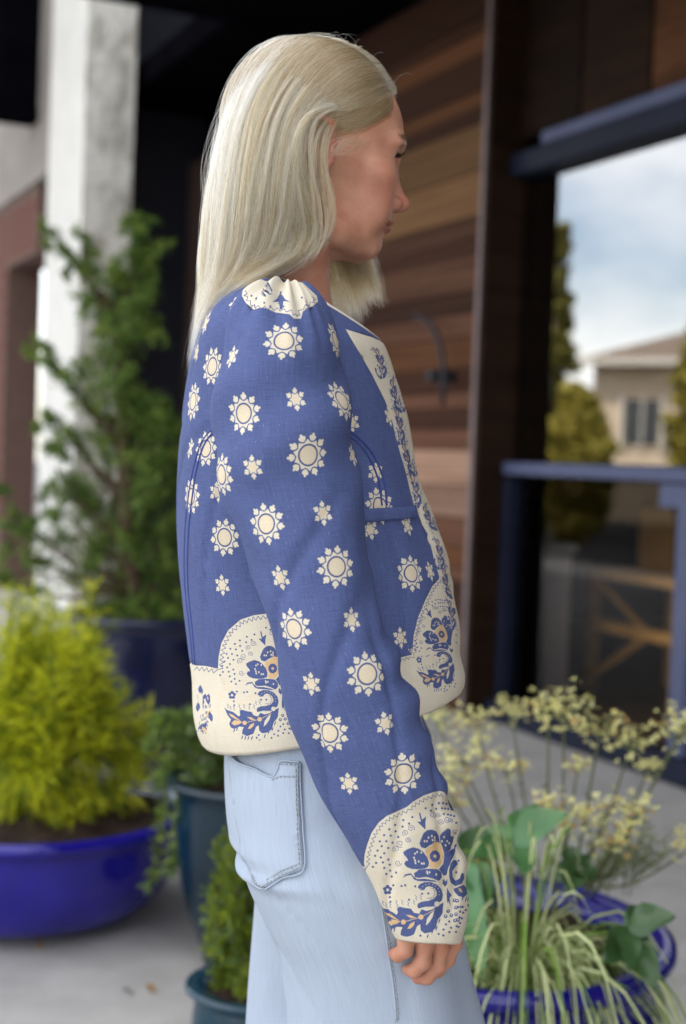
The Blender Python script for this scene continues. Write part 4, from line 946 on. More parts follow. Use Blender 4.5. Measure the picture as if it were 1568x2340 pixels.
# ------------------------------------------------------------------ skin: head, neck and hands grown from distance fields
def surface_nets(F, org, h):
    ins_ = F < 0
    nx, ny, nz = F.shape
    c = ins_[:-1, :-1, :-1].astype(np.int8)
    tot = np.zeros((nx - 1, ny - 1, nz - 1), np.int8)
    for i in (0, 1):
        for j in (0, 1):
            for k in (0, 1): tot += ins_[i:nx - 1 + i, j:ny - 1 + j, k:nz - 1 + k]
    act = (tot > 0) & (tot < 8); I = np.argwhere(act); n_ = len(I)
    idx = np.full(act.shape, -1, np.int64); idx[tuple(I.T)] = np.arange(n_)
    acc = np.zeros((n_, 3)); cnt = np.zeros(n_)
    corners = [(i, j, k) for i in (0, 1) for j in (0, 1) for k in (0, 1)]
    for a in corners:
        for ax in range(3):
            if a[ax]: continue
            b_ = list(a); b_[ax] = 1
            fa = F[I[:, 0] + a[0], I[:, 1] + a[1], I[:, 2] + a[2]]; fb_ = F[I[:, 0] + b_[0], I[:, 1] + b_[1], I[:, 2] + b_[2]]
            m_ = (fa < 0) != (fb_ < 0); t = np.where(m_, fa / np.where(m_, fa - fb_, 1), 0)
            p = np.array(a, float) + np.zeros((n_, 3)); p[:, ax] += t
            acc += np.where(m_[:, None], p, 0); cnt += m_
    V = (I + acc / cnt[:, None]) * h + org
    quads = []
    for ax in range(3):
        s0 = [slice(None)] * 3; s1 = [slice(None)] * 3; s0[ax] = slice(0, -1); s1[ax] = slice(1, None)
        ch = ins_[tuple(s0)] != ins_[tuple(s1)]
        E_ = np.argwhere(ch); o1, o2_ = (ax + 1) % 3, (ax + 2) % 3
        ok = (E_[:, o1] > 0) & (E_[:, o2_] > 0) & (E_[:, o1] < F.shape[o1] - 1) & (E_[:, o2_] < F.shape[o2_] - 1); E_ = E_[ok]
        flip = ins_[tuple(E_.T)]
        def cell(d1, d2):
            q = E_.copy(); q[:, o1] -= d1; q[:, o2_] -= d2; return idx[tuple(q.T)]
        Q = np.stack([cell(1, 1), cell(0, 1), cell(0, 0), cell(1, 0)], -1); Q[~flip] = Q[~flip][:, ::-1]; quads.append(Q)
    return V, np.concatenate(quads)
def smooth(V, Q, n_=2, lam=.5):
    e = np.concatenate([Q[:, [0, 1]], Q[:, [1, 2]], Q[:, [2, 3]], Q[:, [3, 0]]]); e = np.concatenate([e, e[:, ::-1]])
    deg = np.bincount(e[:, 0], minlength=len(V))[:, None]
    for _ in range(n_):
        s_ = np.stack([np.bincount(e[:, 0], V[e[:, 1], k], minlength=len(V)) for k in range(3)], -1); V = V + lam * (s_ / np.maximum(deg, 1) - V)
    return V
def smin(a, b_, k): h_ = np.clip(.5 + .5 * (b_ - a) / k, 0, 1); return b_ + (a - b_) * h_ - k * h_ * (1 - h_)
def smax(a, b_, k): return -smin(-a, -b_, k)
def ell(X, c, r_):
    q = [(X[i] - c[i]) / r_[i] for i in range(3)]; k0 = np.sqrt(q[0] ** 2 + q[1] ** 2 + q[2] ** 2); k1 = np.sqrt(sum((q[i] / r_[i]) ** 2 for i in range(3))) + 1e-9
    return k0 * (k0 - 1) / k1
def cap_(X, a, b_, ra, rb):
    a, b_ = np.asarray(a, float), np.asarray(b_, float); d = b_ - a; L2 = d @ d
    t = np.clip(sum((X[i] - a[i]) * d[i] for i in range(3)) / L2, 0, 1)
    return np.sqrt(sum((X[i] - a[i] - t * d[i]) ** 2 for i in range(3))) - (ra + (rb - ra) * t)

# head frame: f forward, l towards the camera, u up; origin between the ears
YAW = math.radians(13)
HO = P(708, 372, 1.475)
HF = np.array([math.cos(YAW), math.sin(YAW), 0.0]); HL = np.array([math.sin(YAW), -math.cos(YAW), 0.0]); HU = np.array([0, 0, 1.0])
tl = math.radians(2.2 - 0.5)                          # she stands upright while the picture leans
def hw(f, l_, u): return HO + HF * f + HL * l_ + HU * u
def to_head(p):
    d = np.asarray(p) - HO; return np.stack([d @ HF, d @ HL, d @ HU], -1)
hs = 0.0019
lo = np.array([-.125, -.098, -.235]); hi = np.array([.135, .098, .135])
ax_ = [np.arange(lo[i], hi[i], hs, dtype=np.float32) for i in range(3)]
X = np.meshgrid(*ax_, indexing='ij')
XA = [X[0], np.abs(X[1]), X[2]]                       # symmetric left and right
D = ell(X, (.001, 0, .039), (.088, .072, .082))
D = smin(D, ell(X, (.030, 0, -.012), (.0590, .0585, .085)), .03)
D = smin(D, ell(X, (.040, 0, .036), (.0500, .054, .044)), .02)
D = smin(D, ell(XA, (.0795, .0235, .0190), (.0135, .026, .0092)), .014)          # brow
D = smin(D, ell(XA, (.060, .0440, -.018), (.020, .0185, .0155)), .018)           # cheekbone
D = smin(D, ell(XA, (.052, .034, -.046), (.024, .021, .026)), .022)              # cheek
D = smax(D, -ell(XA, (.038, .0685, -.052), (.026, .012, .024)), .03)             # hollow under the cheekbone
D = smin(D, cap_(XA, (.000, .0515, -.056), (.020, .044, -.076), .0125, .0125), .016)  # jaw angle
D = smin(D, cap_(XA, (.018, .0455, -.074), (.059, .018, -.0845), .0115, .0115), .016) # jaw
D = smin(D, ell(X, (.0620, 0, -.0795), (.0160, .0205, .0150)), .013)             # chin
D = smin(D, ell(X, (.058, 0, -.052), (.0265, .028, .023)), .014)                 # mouth mound
D = smax(D, -ell(XA, (.0925, .0335, .0065), (.0150, .0165, .0098)), .009)        # eye hollow
D = smax(D, -ell(XA, (.0900, .0160, .0010), (.0080, .0060, .0110)), .007)        # inner corner
D = smin(D, ell(XA, (.0672, .0325, .0055), (.0150, .0165, .0138)), .003)         # lids over the ball
D = smin(D, cap_(XA, (.0795, .0430, .0105), (.0850, .0270, .0125), .0024, .0028), .004)  # upper lid fold
D = smin(D, cap_(XA, (.0765, .0430, -.0035), (.0820, .0270, -.0045), .0018, .0022), .005)  # lower lid
D = smax(D, -ell(XA, (.0850, .0340, .0056), (.0075, .0120, .0034)), .0015)       # the eye slit
D = smin(D, cap_(X, (.0815, 0, .010), (.0945, 0, -.027), .0058, .0072), .007)    # nose bridge
D = smin(D, ell(X, (.0985, 0, -.0345), (.0098, .0082, .0086)), .006)             # tip
D = smin(D, ell(XA, (.0880, .0118, -.0370), (.0098, .0066, .0076)), .0035)       # wing
D = smax(D, -cap_(XA, (.0800, .0205, -.033), (.0720, .0265, -.050), .0028, .0022), .007)  # fold from nose to mouth
D = smin(D, cap_(X, (.093, 0, -.0405), (.0850, 0, -.0465), .0050, .0045), .004)  # columella
D = smax(D, -ell(XA, (.0915, .0070, -.0450), (.0060, .0032, .0046)), .0018)      # nostril
D = smax(D, -ell(X, (.0905, 0, -.0495), (.0040, .0035, .0055)), .004)            # philtrum
for k in range(6):                                                               # lips follow the curve of the teeth
    l_ = k * .0045; f_ = .0835 - 27 * l_ * l_
    D = smin(D, ell(XA, (f_, l_, -.0545 - k * .0005), (.0076, .0052, .0052 - k * .0006)), .0025)
    if k < 5: D = smin(D, ell(XA, (f_ - .0028, l_, -.0645 + k * .0006), (.0080, .0052, .0058 - k * .0008)), .0025)
for k in range(8):
    l_ = k * .0037; D = smax(D, -ell(XA, (.0905 - 27 * l_ * l_, l_, -.0592 - k * .0001), (.0085, .004, .0010)), .0012)
D = smax(D, -ell(X, (.0860, 0, -.0730), (.0090, .016, .0046)), .008)             # hollow under the lower lip
# ears
D = smin(D, ell(XA, (-.004, .0735, -0.0015), (.0150, .0060, .026)), .004)
pr_ = [(.0085, .0735, 0.0145), (.004, .0775, 0.0250), (-.006, .0800, 0.0300), (-.0165, .0815, 0.0245), (-.0215, .0810, 0.0115), (-.0195, .0795, -0.0025), (-.0135, .0775, -0.0145), (-.006, .0755, -0.0230)]
for p0, p1 in zip(pr_[:-1], pr_[1:]): D = smin(D, cap_(XA, p0, p1, .0036, .0036), .0015)
D = smax(D, -ell(XA, (-.0065, .0830, 0.0095), (.0095, .0070, .0140)), .002)
D = smax(D, -ell(XA, (-.0010, .0830, -0.0075), (.0065, .0080, .0085)), .002)
D = smin(D, cap_(XA, (.0075, .0735, -0.0035), (.0065, .0740, -0.0115), .0035, .0042), .002)
D = smin(D, ell(XA, (-.0015, .0740, -0.0245), (.0065, .0048, .0075)), .003)
# neck, shoulders
D = smin(D, cap_(X, (-.020, 0, -.040), (-.030, 0, -.150), .0475, .051), .013)
D = smin(D, cap_(XA, (-.012, .040, -.062), (.010, .012, -.165), .012, .010), .022)   # the strap muscle of the neck
D = smin(D, ell(X, (-.028, 0, -.225), (.085, .120, .068)), .045)
Vh, Qh = surface_nets(D, lo, hs); Vh = smooth(Vh, Qh, 2, .5)
head_l = Vh.copy()
Vw = HO + Vh[:, :1] * HF + Vh[:, 1:2] * HL + Vh[:, 2:] * HU

# right hand, joints given in the picture with a depth
def h5(x, y, d): q = c5([(x, y)])[0]; return P(q[0], q[1], d)
HANDP = dict(
    pinky=[(790, 1470, 1.284, 100), (785, 1590, 1.281, 84), (775, 1690, 1.280, 74), (705, 1735, 1.283, 66), (660, 1725, 1.288, 55)],
    ring=[(955, 1480, 1.289, 105), (965, 1640, 1.286, 88), (945, 1800, 1.285, 82), (865, 1885, 1.288, 72), (800, 1878, 1.293, 60)],
    middle=[(1090, 1480, 1.296, 105), (1115, 1660, 1.296, 92), (1080, 1830, 1.297, 86), (985, 1945, 1.300, 74), (895, 1960, 1.304, 62)],
    index=[(1205, 1470, 1.308, 105), (1235, 1620, 1.310, 90), (1175, 1770, 1.312, 84), (1085, 1880, 1.314, 72), (1000, 1925, 1.318, 60)],
    thumb=[(1130, 1420, 1.335, 105), (1110, 1560, 1.342, 88), (1080, 1690, 1.342, 78), (1040, 1790, 1.340, 62)])
PXM = .2368 * 1.29 / FPX
allp = np.array([h5(*j[:3]) for c in HANDP.values() for j in c])
hl_, hh_ = allp.min(0) - .03, allp.max(0) + .03; hl_[2] += .01; hh_[2] += .02
hr = .00105
ax_ = [np.arange(hl_[i], hh_[i], hr, dtype=np.float32) for i in range(3)]
X = np.meshgrid(*ax_, indexing='ij')
wr0, wr1 = h5(960, 1080, 1.292), h5(1010, 1330, 1.294)
D = cap_(X, wr0, wr1, .026, .027)
for nm, ch in HANDP.items():
    pts = [h5(*j[:3]) for j in ch]; rr = [j[3] * PXM for j in ch]
    Fd = None
    for k in range(len(pts) - 1):
        q = cap_(X, pts[k], pts[k + 1], rr[k] * .97, rr[k + 1] * .97); Fd = q if Fd is None else smin(Fd, q, .0014)
        if 0 < k: # knuckle
            Fd = smin(Fd, np.sqrt(sum((X[i] - pts[k][i]) ** 2 for i in range(3))) - rr[k] * 1.06, .003)
    palm = cap_(X, wr1, pts[0], .022, rr[0])
    D = smin(D, palm, .010)
    D = smin(D, Fd, .0013 if nm != 'thumb' else .006)
Vk, Qk = surface_nets(D, hl_, hr); Vk = smooth(Vk, Qk, 2, .5)
Vk2 = Vk.copy(); Vk2[:, 1] = 2 * YM - Vk2[:, 1]
# forearms and upper arms inside the sleeves tie the hands to the shoulders
am = MB()
for sgn in (1, -1):
    pts = [LS.base(np.array([s_]), np.array([.5]))[0] * 0.5 + LS.base(np.array([s_]), np.array([0.0]))[0] * 0.5 for s_ in (.16, .28, .4, .6, .8, .93)]
    pts = np.array(pts + [wr0]); pts = np.vstack([[P(690, 800, 1.46)], pts])
    if sgn < 0: pts[:, 1] = 2 * YM - pts[:, 1]
    am.tube(pts, [.03, .036, .036, .036, .034, .032, .03, .026], 14)
va = np.concatenate(am.v)
allV = np.concatenate([Vw, Vk, Vk2, va]); n0, n1, n2 = len(Vw), len(Vk), len(Vk2)
faces = [list(q) for q in Qh] + [list(q + n0) for q in Qk] + [list(q[::-1] + n0 + n1) for q in Qk] + [[i + n0 + n1 + n2 for i in f] for f in am.f]

m, n, l, b = nodes_of('skin')
at_ = n.new('ShaderNodeAttribute'); at_.attribute_name = 'tint'
tc = n.new('ShaderNodeTexCoord')
t1 = n.new('ShaderNodeTexNoise'); t1.inputs['Scale'].default_value = 38; t1.inputs['Detail'].default_value = 5; l.new(tc.outputs['Object'], t1.inputs['Vector'])
t2 = n.new('ShaderNodeTexNoise'); t2.inputs['Scale'].default_value = 420; t2.inputs['Detail'].default_value = 2; l.new(tc.outputs['Object'], t2.inputs['Vector'])
r1 = n.new('ShaderNodeValToRGB'); r1.color_ramp.elements[0].position = .36; r1.color_ramp.elements[1].position = .64
r1.color_ramp.elements[0].color = (.46, .20, .122, 1); r1.color_ramp.elements[1].color = (.545, .28, .18, 1); l.new(t1.outputs['Fac'], r1.inputs['Fac'])
r2 = n.new('ShaderNodeValToRGB'); r2.color_ramp.elements[0].position = .60; r2.color_ramp.elements[1].position = .72; r2.color_ramp.elements[0].color = (0, 0, 0, 1); r2.color_ramp.elements[1].color = (.28, .28, .28, 1); l.new(t2.outputs['Fac'], r2.inputs['Fac'])
m1 = n.new('ShaderNodeMix'); m1.data_type = 'RGBA'; m1.inputs[7].default_value = (.30, .115, .055, 1); l.new(r2.outputs['Color'], m1.inputs[0]); l.new(r1.outputs['Color'], m1.inputs[6])
m2 = n.new('ShaderNodeMix'); m2.data_type = 'RGBA'; m2.inputs[7].default_value = (.40, .10, .075, 1); l.new(at_.outputs['Fac'], m2.inputs[0]); l.new(m1.outputs[2], m2.inputs[6])
l.new(m2.outputs[2], b.inputs['Base Color']); b.inputs['Roughness'].default_value = .48; b.inputs['Specular IOR Level'].default_value = .4
b.inputs['Subsurface Weight'].default_value = .12; b.inputs['Subsurface Radius'].default_value = (.012, .004, .002); b.inputs['Subsurface Scale'].default_value = .5
bp = n.new('ShaderNodeBump'); bp.inputs['Strength'].default_value = .12; bp.inputs['Distance'].default_value = .001; l.new(t2.outputs['Fac'], bp.inputs['Height']); l.new(bp.outputs['Normal'], b.inputs['Normal'])
M_SKIN = m
body = obj('body', allV, faces, M_SKIN, woman, True)
tn = np.zeros(len(allV)); f_, l_, u_ = head_l.T
lips = ((np.abs(u_ + .0592) < .0115) & (f_ > .0825 - 28 * l_ ** 2 - .004) & (f_ > .045) & (np.abs(l_) < .0255)) * np.clip(1 - np.abs(l_) / .026, 0, 1) ** .3
lips = lips * np.clip((.0105 - np.abs(u_ + .0592)) / .0016, 0, 1)
nose = np.exp(-(((f_ - .095) / .014) ** 2 + (l_ / .016) ** 2 + ((u_ + .036) / .012) ** 2))
cheek = np.exp(-(((f_ - .062) / .02) ** 2 + ((np.abs(l_) - .045) / .02) ** 2 + ((u_ + .03) / .02) ** 2))
ear = ((np.abs(l_) > .070) & (np.abs(f_ + .006) < .024) & (np.abs(u_ - .002) < .036)) * .35
neck = np.clip((-u_ - .09) / .06, 0, 1) * .28
tn[:n0] = np.clip(np.maximum.reduce([lips * .95, nose * .75, cheek * .48, ear, neck]), 0, 1)
tn[n0:n0 + n1 + n2] = .03
for ch in HANDP.values():
    for k in range(1, len(ch)):
        dj = np.linalg.norm(Vk - h5(*ch[k][:3]), axis=1); tn[n0:n0 + n1] = np.maximum(tn[n0:n0 + n1], np.exp(-(dj / .011) ** 2) * (.36 if k == 4 else .22))
at = body.data.attributes.new('tint', 'FLOAT', 'POINT'); at.data.foreach_set('value', tn)
M_EYE = mk('eye_white', (.62, .58, .55), (.68, .64, .61), 50, .15, spec=.6)
M_IRIS = mk('grey_blue_iris', (.05, .08, .11), (.09, .13, .17), 300, .1, spec=.6)
for sg in (1, -1):
    q = MB(); c = hw(.0684, .0325 * sg, .0055)
    q.lathe([(.0125 * math.sin(a), .0125 * math.cos(a)) for a in np.linspace(.01, math.pi - .01, 18)], c, 24)
    e = q.build('eye', M_EYE, woman, True)
    q = MB(); nn = HF; a1 = HL; a2 = HU
    V = [c + nn * .0128]; 
    for k in range(16): t = 6.2832 * k / 16; V.append(c + nn * .0113 + a1 * .0055 * math.cos(t) + a2 * .0055 * math.sin(t))
    q.add(V, [(0, 1 + k, 1 + (k + 1) % 16) for k in range(16)]); q.build('iris', M_IRIS, e, True)
from mathutils.bvhtree import BVHTree
HBVH = BVHTree.FromPolygons([tuple(v) for v in head_l], [list(map(int, q)) for q in Qh])
M_LASH = mk('brown_lash', (.06, .035, .02), None, 5, .6)
q = MB()
for sg in (1, -1):
    for k in range(44):
        u = k / 43; l0 = .0235 + .019 * u; f0 = .0830 - 18 * (l0 - .031) ** 2
        a = hw(f0 + .0010, l0 * sg, .0092 - 10 * (l0 - .033) ** 2); b_ = a + HF * .0075 + HL * sg * (.0030 * (u - .2)) + HU * random.uniform(-.001, .0022)
        q.tube([a, (a + b_) / 2 - HU * .0012, b_], [.0002, .00018, .0001], 4)
tag(q.build('eyelashes', M_LASH, woman, True), kind='stuff')
q = MB()
for sg in (1, -1):
    for k in range(150):
        u = random.random(); l0 = .012 + .036 * u; u0 = .0195 + .006 * math.sin(u * 2.4) + random.uniform(-.0022, .0022)
        f0 = HBVH.ray_cast(Vector((.14, l0, u0)), Vector((-1, 0, 0)))[0].x + .0004
        a = hw(f0, l0 * sg, u0); b_ = a + HL * sg * .006 + HU * random.uniform(-.0005, .0016) + HF * (-.0009 - .0045 * u)
        q.tube([a, (a + b_) / 2 + HF * .0006, b_], [.00018, .00018, .0001], 4)
tag(q.build('eyebrows', mk('blonde_brow', (.26, .17, .09), None, 5, .6), woman, True), kind='stuff')

# ------------------------------------------------------------------ hair
HMID = 1.475
def guide(pts): return np.array([P(x, y, HMID + math.sin(YAW) * ((x - 708) / FPX * HMID) - w) for x, y, w in pts])
def resamp(g_, n_=26):
    L_ = np.concatenate([[0], np.cumsum(np.linalg.norm(np.diff(g_, axis=0), axis=1))]); u = np.linspace(0, L_[-1], n_)
    k = np.interp(u, L_, np.arange(len(g_))); return cubic(g_, k)
NEAR = [
    [(906, 214, .020), (880, 226, .040), (842, 240, .056), (795, 252, .068), (752, 256, .078), (714, 264, .088), (690, 300, .091), (684, 370, .090), (700, 450, .083), (724, 515, .077), (712, 568, .075), (652, 612, .077), (570, 650, .082)],
    [(903, 196, .014), (866, 206, .040), (815, 222, .062), (770, 242, .074), (722, 256, .083), (684, 300, .089), (670, 385, .089), (680, 465, .085), (690, 530, .079), (662, 590, .076), (585, 635, .078), (520, 672, .076)],
    [(885, 168, .014), (845, 172, .038), (792, 188, .060), (742, 218, .075), (700, 268, .084), (675, 340, .088), (662, 420, .088), (655, 500, .084), (632, 570, .078), (570, 632, .074), (505, 680, .066), (470, 740, .058)],
    [(862, 138, .006), (820, 140, .032), (762, 156, .056), (708, 196, .074), (664, 262, .084), (640, 350, .088), (628, 440, .088), (615, 530, .082), (575, 610, .074), (520, 665, .064), (474, 730, .054), (452, 800, .045)],
    [(826, 112, .0), (780, 114, .026), (722, 134, .050), (664, 182, .068), (618, 262, .080), (594, 360, .084), (580, 460, .083), (566, 550, .077), (530, 630, .067), (485, 700, .055), (455, 770, .046), (438, 830, .04)],
    [(785, 96, -.004), (735, 96, .020), (676, 118, .042), (616, 172, .058), (570, 260, .068), (546, 370, .072), (533, 470, .071), (522, 560, .066), (500, 640, .056), (470, 710, .046), (446, 780, .038), (432, 845, .034)],
    [(750, 90, -.006), (694, 92, .012), (634, 118, .028), (574, 180, .040), (530, 280, .048), (508, 390, .050), (497, 490, .049), (490, 570, .046), (480, 640, .040), (462, 710, .034), (442, 780, .028), (430, 840, .024)],
    [(722, 90, -.006), (662, 96, .002), (602, 128, .010), (546, 196, .015), (506, 300, .018), (484, 400, .019), (470, 490, .019), (464, 570, .019), (463, 630, .018), (466, 672, .016), (468, 690, .014)]]
FARS = [
    [(722, 90, -.006), (664, 96, -.018), (604, 130, -.030), (550, 200, -.040), (514, 310, -.046), (494, 410, -.047), (482, 500, -.046), (476, 580, -.044), (476, 640, -.040), (480, 700, -.036)],
    [(785, 96, -.004), (740, 98, -.030), (690, 122, -.052), (640, 180, -.068), (600, 270, -.076), (585, 380, -.078), (590, 480, -.078), (620, 580, -.080), (680, 660, -.088), (720, 740, -.09)],
    [(862, 138, .0), (830, 146, -.036), (786, 176, -.060), (744, 240, -.076), (720, 330, -.082), (720, 430, -.082), (740, 530, -.082), (770, 620, -.086), (795, 700, -.086), (815, 775, -.080)],
    [(892, 196, .0), (868, 212, -.034), (832, 240, -.056), (796, 290, -.070), (775, 370, -.078), (775, 460, -.080), (795, 550, -.082), (818, 620, -.084), (838, 670, -.084), (856, 700, -.080)],
    [(897, 214, .0), (876, 240, -.036), (846, 280, -.058), (815, 340, -.070), (800, 420, -.076), (812, 500, -.080), (832, 570, -.084), (850, 630, -.086), (866, 680, -.086), (872, 712, -.084)]]
NP = 28
GN = np.array([resamp(guide(g_), NP) for g_ in NEAR]); GF = np.array([resamp(guide(g_), NP) for g_ in FARS])
hcen = hw(-.005, 0, .03)
strands, radii, tones = [], [], []
def lerp_guides(GG, g_):
    return cubic(GG.reshape(len(GG), -1), np.array([g_]))[0].reshape(NP, 3)
def make_lock(GG, g_, n_, spread, depth, tone, rad=.00013, wob=.0026, lenv=.25):
    base_ = lerp_guides(GG, g_); f = np.linspace(0, 1, NP)[:, None]
    c = base_ - hcen; out = c / (np.linalg.norm(c, axis=1)[:, None] + 1e-9)
    T = np.gradient(base_, axis=0); T /= np.linalg.norm(T, axis=1)[:, None]; side = np.cross(T, out); side /= np.linalg.norm(side, axis=1)[:, None] + 1e-9
    ph = random.uniform(0, 6.28); lockw = (side * (.0048 * np.sin(f * random.uniform(3, 10) + ph)) + out * .0030 * np.sin(f * random.uniform(4, 11) + ph * 2)) * f
    for _ in range(n_):
        a, b_ = rng.normal() * spread, -abs(rng.normal()) * .3 * spread - depth + rng.uniform(-.0012, .0012)
        tp = 1 - .35 * f                             # strands of a lock draw together towards the tip
        p = base_ + lockw + side * a * tp * np.clip(.55 + f * 2, 0, 1) + out * b_ * np.clip(f * 6, 0.15, 1)
        p = p + side * wob * np.sin(f * rng.uniform(6, 16) + rng.uniform(0, 6.28)) * f + out * wob * .6 * np.sin(f * rng.uniform(5, 14) + rng.uniform(0, 6.28)) * f
        e = rng.uniform(1 - lenv, 1.0) * (1.0 if GG is not GN or g_ < 1.5 or g_ > 6.2 else (rng.uniform(.70, .86) if rng.random() < .84 else rng.uniform(.85, 1.0)))
        k = np.linspace((NP - 1) * (rng.uniform(0, .20 - .09 * g_) if GG is GN and g_ < 2 else 0), (NP - 1) * e, NP); strands.append(cubic(p, k)); radii.append(rad * rng.uniform(.75, 1.25)); tones.append(tone + rng.normal() * .10)
for lay, (nl, dep) in enumerate([(150, .022), (190, .012), (210, .004), (230, .0)]):  # inner layers get darker tones: shade between the locks put into the colour
    for _ in range(nl):
        make_lock(GN, rng.uniform(.03 if lay > 1 else .4, 7), (62, 62, 46, 30)[lay], rng.uniform(.003, .0075) if lay < 2 else (rng.uniform(.0016, .0042) if lay == 2 else rng.uniform(.0009, .0024)), dep + rng.uniform(-.004, .004), float(np.clip(rng.normal((.08, .16, .44, .56)[lay], (.10, .16, .32, .29)[lay]), 0, 1)), lenv=.22)
for dep, nl in ((.014, 90), (.003, 130)):
    for _ in range(nl): make_lock(GF, rng.uniform(0, 4), 55, rng.uniform(.004, .008), dep, float(np.clip(rng.normal(.40, .2), 0, 1)))
GB = np.array([GN[6], GN[7], GF[0], GF[1]])            # the back of the head
for dep, nl in ((.018, 80), (.008, 100), (.001, 130)):
    for _ in range(nl): make_lock(GB, rng.uniform(.6, 3), 52, rng.uniform(.0025, .006), dep, float(np.clip(rng.normal(.15 if dep > .01 else .48, .22), 0, 1)))  # deep locks toned darker, their shade put into the colour
# loose wisps beside the ear and over the cheek, temple hair, flyaways
WISP = [[(790, 262, .072), (752, 282, .081), (738, 320, .086), (742, 390, .086), (757, 450, .084), (756, 510, .080), (738, 555, .079), (700, 595, .080), (655, 625, .082)],
        [(800, 258, .070), (768, 280, .079), (748, 330, .086), (750, 400, .086), (763, 470, .083), (760, 530, .080), (745, 580, .080)],
        [(770, 270, .076), (738, 292, .085), (724, 340, .088), (728, 420, .087), (744, 500, .083), (742, 545, .080), (715, 590, .079), (670, 630, .082)],
        [(820, 240, .066), (765, 250, .082), (726, 276, .093), (712, 325, .095), (712, 390, .092), (724, 460, .086), (722, 530, .080), (690, 600, .078)],
        [(760, 275, .078), (726, 300, .087), (715, 350, .089), (718, 430, .088), (730, 500, .085), (726, 560, .082), (690, 610, .082), (640, 640, .084)]]
GW = np.array([resamp(guide(g_), NP) for g_ in WISP])
for _ in range(19): make_lock(GW, rng.uniform(0, 2.2) if rng.random() < .7 else rng.uniform(2.6, 4), 17, .0009, 0, float(rng.uniform(.35, .75)), .00015, .0014, .3)
CURL = [[(830, 285, .066), (800, 300, .076), (772, 312, .082), (752, 330, .086), (745, 352, .087), (748, 372, .087)],
        [(838, 290, .064), (806, 312, .074), (782, 318, .080), (760, 340, .085), (755, 365, .086), (762, 385, .084)],
        [(846, 326, .066), (818, 342, .074), (792, 352, .079), (770, 352, .082), (756, 340, .086), (770, 322, .083)]]
GC = np.array([resamp(guide(g_), NP) for g_ in CURL])
for _ in range(7): make_lock(GC, rng.uniform(0, 2), 9, .0030, 0, float(rng.uniform(.5, .9)), .00011, .0016, .35)
TEMP = [[(886, 226, .030), (866, 240, .046), (835, 258, .060), (800, 272, .069), (770, 285, .077), (745, 300, .083)],
        [(878, 244, .038), (856, 258, .050), (830, 275, .062), (800, 288, .070), (775, 297, .076), (752, 312, .082)]]
GT = np.array([resamp(guide(g_), NP) for g_ in TEMP])
for _ in range(60): make_lock(GT, rng.uniform(0, 1), 26, .0035, 0, float(np.clip(rng.normal(.22, .2), 0, 1)), .00011, .0014, .4)
for _ in range(1100):
    GG = GN if rng.random() < .8 else GF; g_ = rng.uniform(0, len(GG) - 1) if rng.random() < .4 else (rng.uniform(5, 7) if GG is GN else rng.uniform(0, 1))
    base_ = lerp_guides(GG, g_); f = np.linspace(0, 1, NP)[:, None]; c = base_ - hcen; out = c / np.linalg.norm(c, axis=1)[:, None]
    T = np.gradient(base_, axis=0); T /= np.linalg.norm(T, axis=1)[:, None]; side = np.cross(T, out)
    amp = min(.012, rng.gamma(1.2, .0036))
    p = base_ + out * (.001 + amp * np.sin(f * rng.uniform(3.5, 9) + rng.uniform(0, .8)) ** 2 * np.clip(f * 5, 0, 1)) + side * amp * .8 * np.sin(f * rng.uniform(3, 9) + rng.uniform(0, 6.28)) * np.clip(f * 4, 0, 1)
    k = np.linspace(0, (NP - 1) * rng.uniform(.5, 1), NP); strands.append(cubic(p, k)); radii.append(.00008); tones.append(.95)
for _ in range(16):                                  # frizz standing up along the parting
    u = rng.uniform(0, 1); x = 700 + 205 * u; y = 92 - 6 * math.sin(3 * u) + 115 * max(0, u - .35) ** 1.6 * 1.9
    a = P(x, y + 6, HMID + rng.uniform(-.03, .02)); r_ = rng.uniform(.003, .012); d = np.array([rng.uniform(-.6, 1), rng.normal() * .4, 1.0]); d /= np.linalg.norm(d); e = np.array([rng.uniform(-1, 1), rng.normal() * .4, .1]); e /= np.linalg.norm(e)
    f = np.linspace(0, 1, NP)[:, None]; strands.append(a + d * r_ * np.sin(f * 2.6) + e * r_ * 1.1 * (1 - np.cos(f * rng.uniform(1.5, 3.2)))); radii.append(.000045); tones.append(.95)
SP = np.array(strands)
Hd = np.stack([(SP - HO) @ HF, (SP - HO) @ HL, (SP - HO) @ HU], -1)     # the hair may not run through the head
for c, r_ in (((.001, 0, .039), (.088, .072, .082)), ((.030, 0, -.012), (.0590, .0585, .085)), ((.040, 0, .036), (.0500, .054, .044))):
    c, r_ = np.array(c), np.array(r_); k0 = np.linalg.norm((Hd - c) / r_, axis=-1)
    want = 1.012 + rng.uniform(0, .075, len(SP))[:, None] * np.clip(np.arange(NP) / 7, .12, 1)[None]
    fix = k0 < want; Hd = np.where(fix[..., None], c + (Hd - c) * (want / np.maximum(k0, .2))[..., None], Hd)
SP = HO + Hd[..., :1] * HF + Hd[..., 1:2] * HL + Hd[..., 2:] * HU
hc = bpy.data.hair_curves.new('hair'); hc.add_curves([NP] * len(SP))
hc.attributes['position'].data.foreach_set('vector', (SP - np.array(woman.location)).reshape(-1).astype(np.float32))
ra = np.repeat(np.array(radii), NP).reshape(-1, NP) * np.concatenate([np.ones(NP - 8), np.linspace(1, .25, 8)])[None]
rd = hc.attributes.get('radius') or hc.attributes.new('radius', 'FLOAT', 'POINT'); rd.data.foreach_set('value', ra.ravel().astype(np.float32))
ta = hc.attributes.new('tone', 'FLOAT', 'CURVE'); ta.data.foreach_set('value', np.clip(np.array(tones), 0, 1).astype(np.float32))
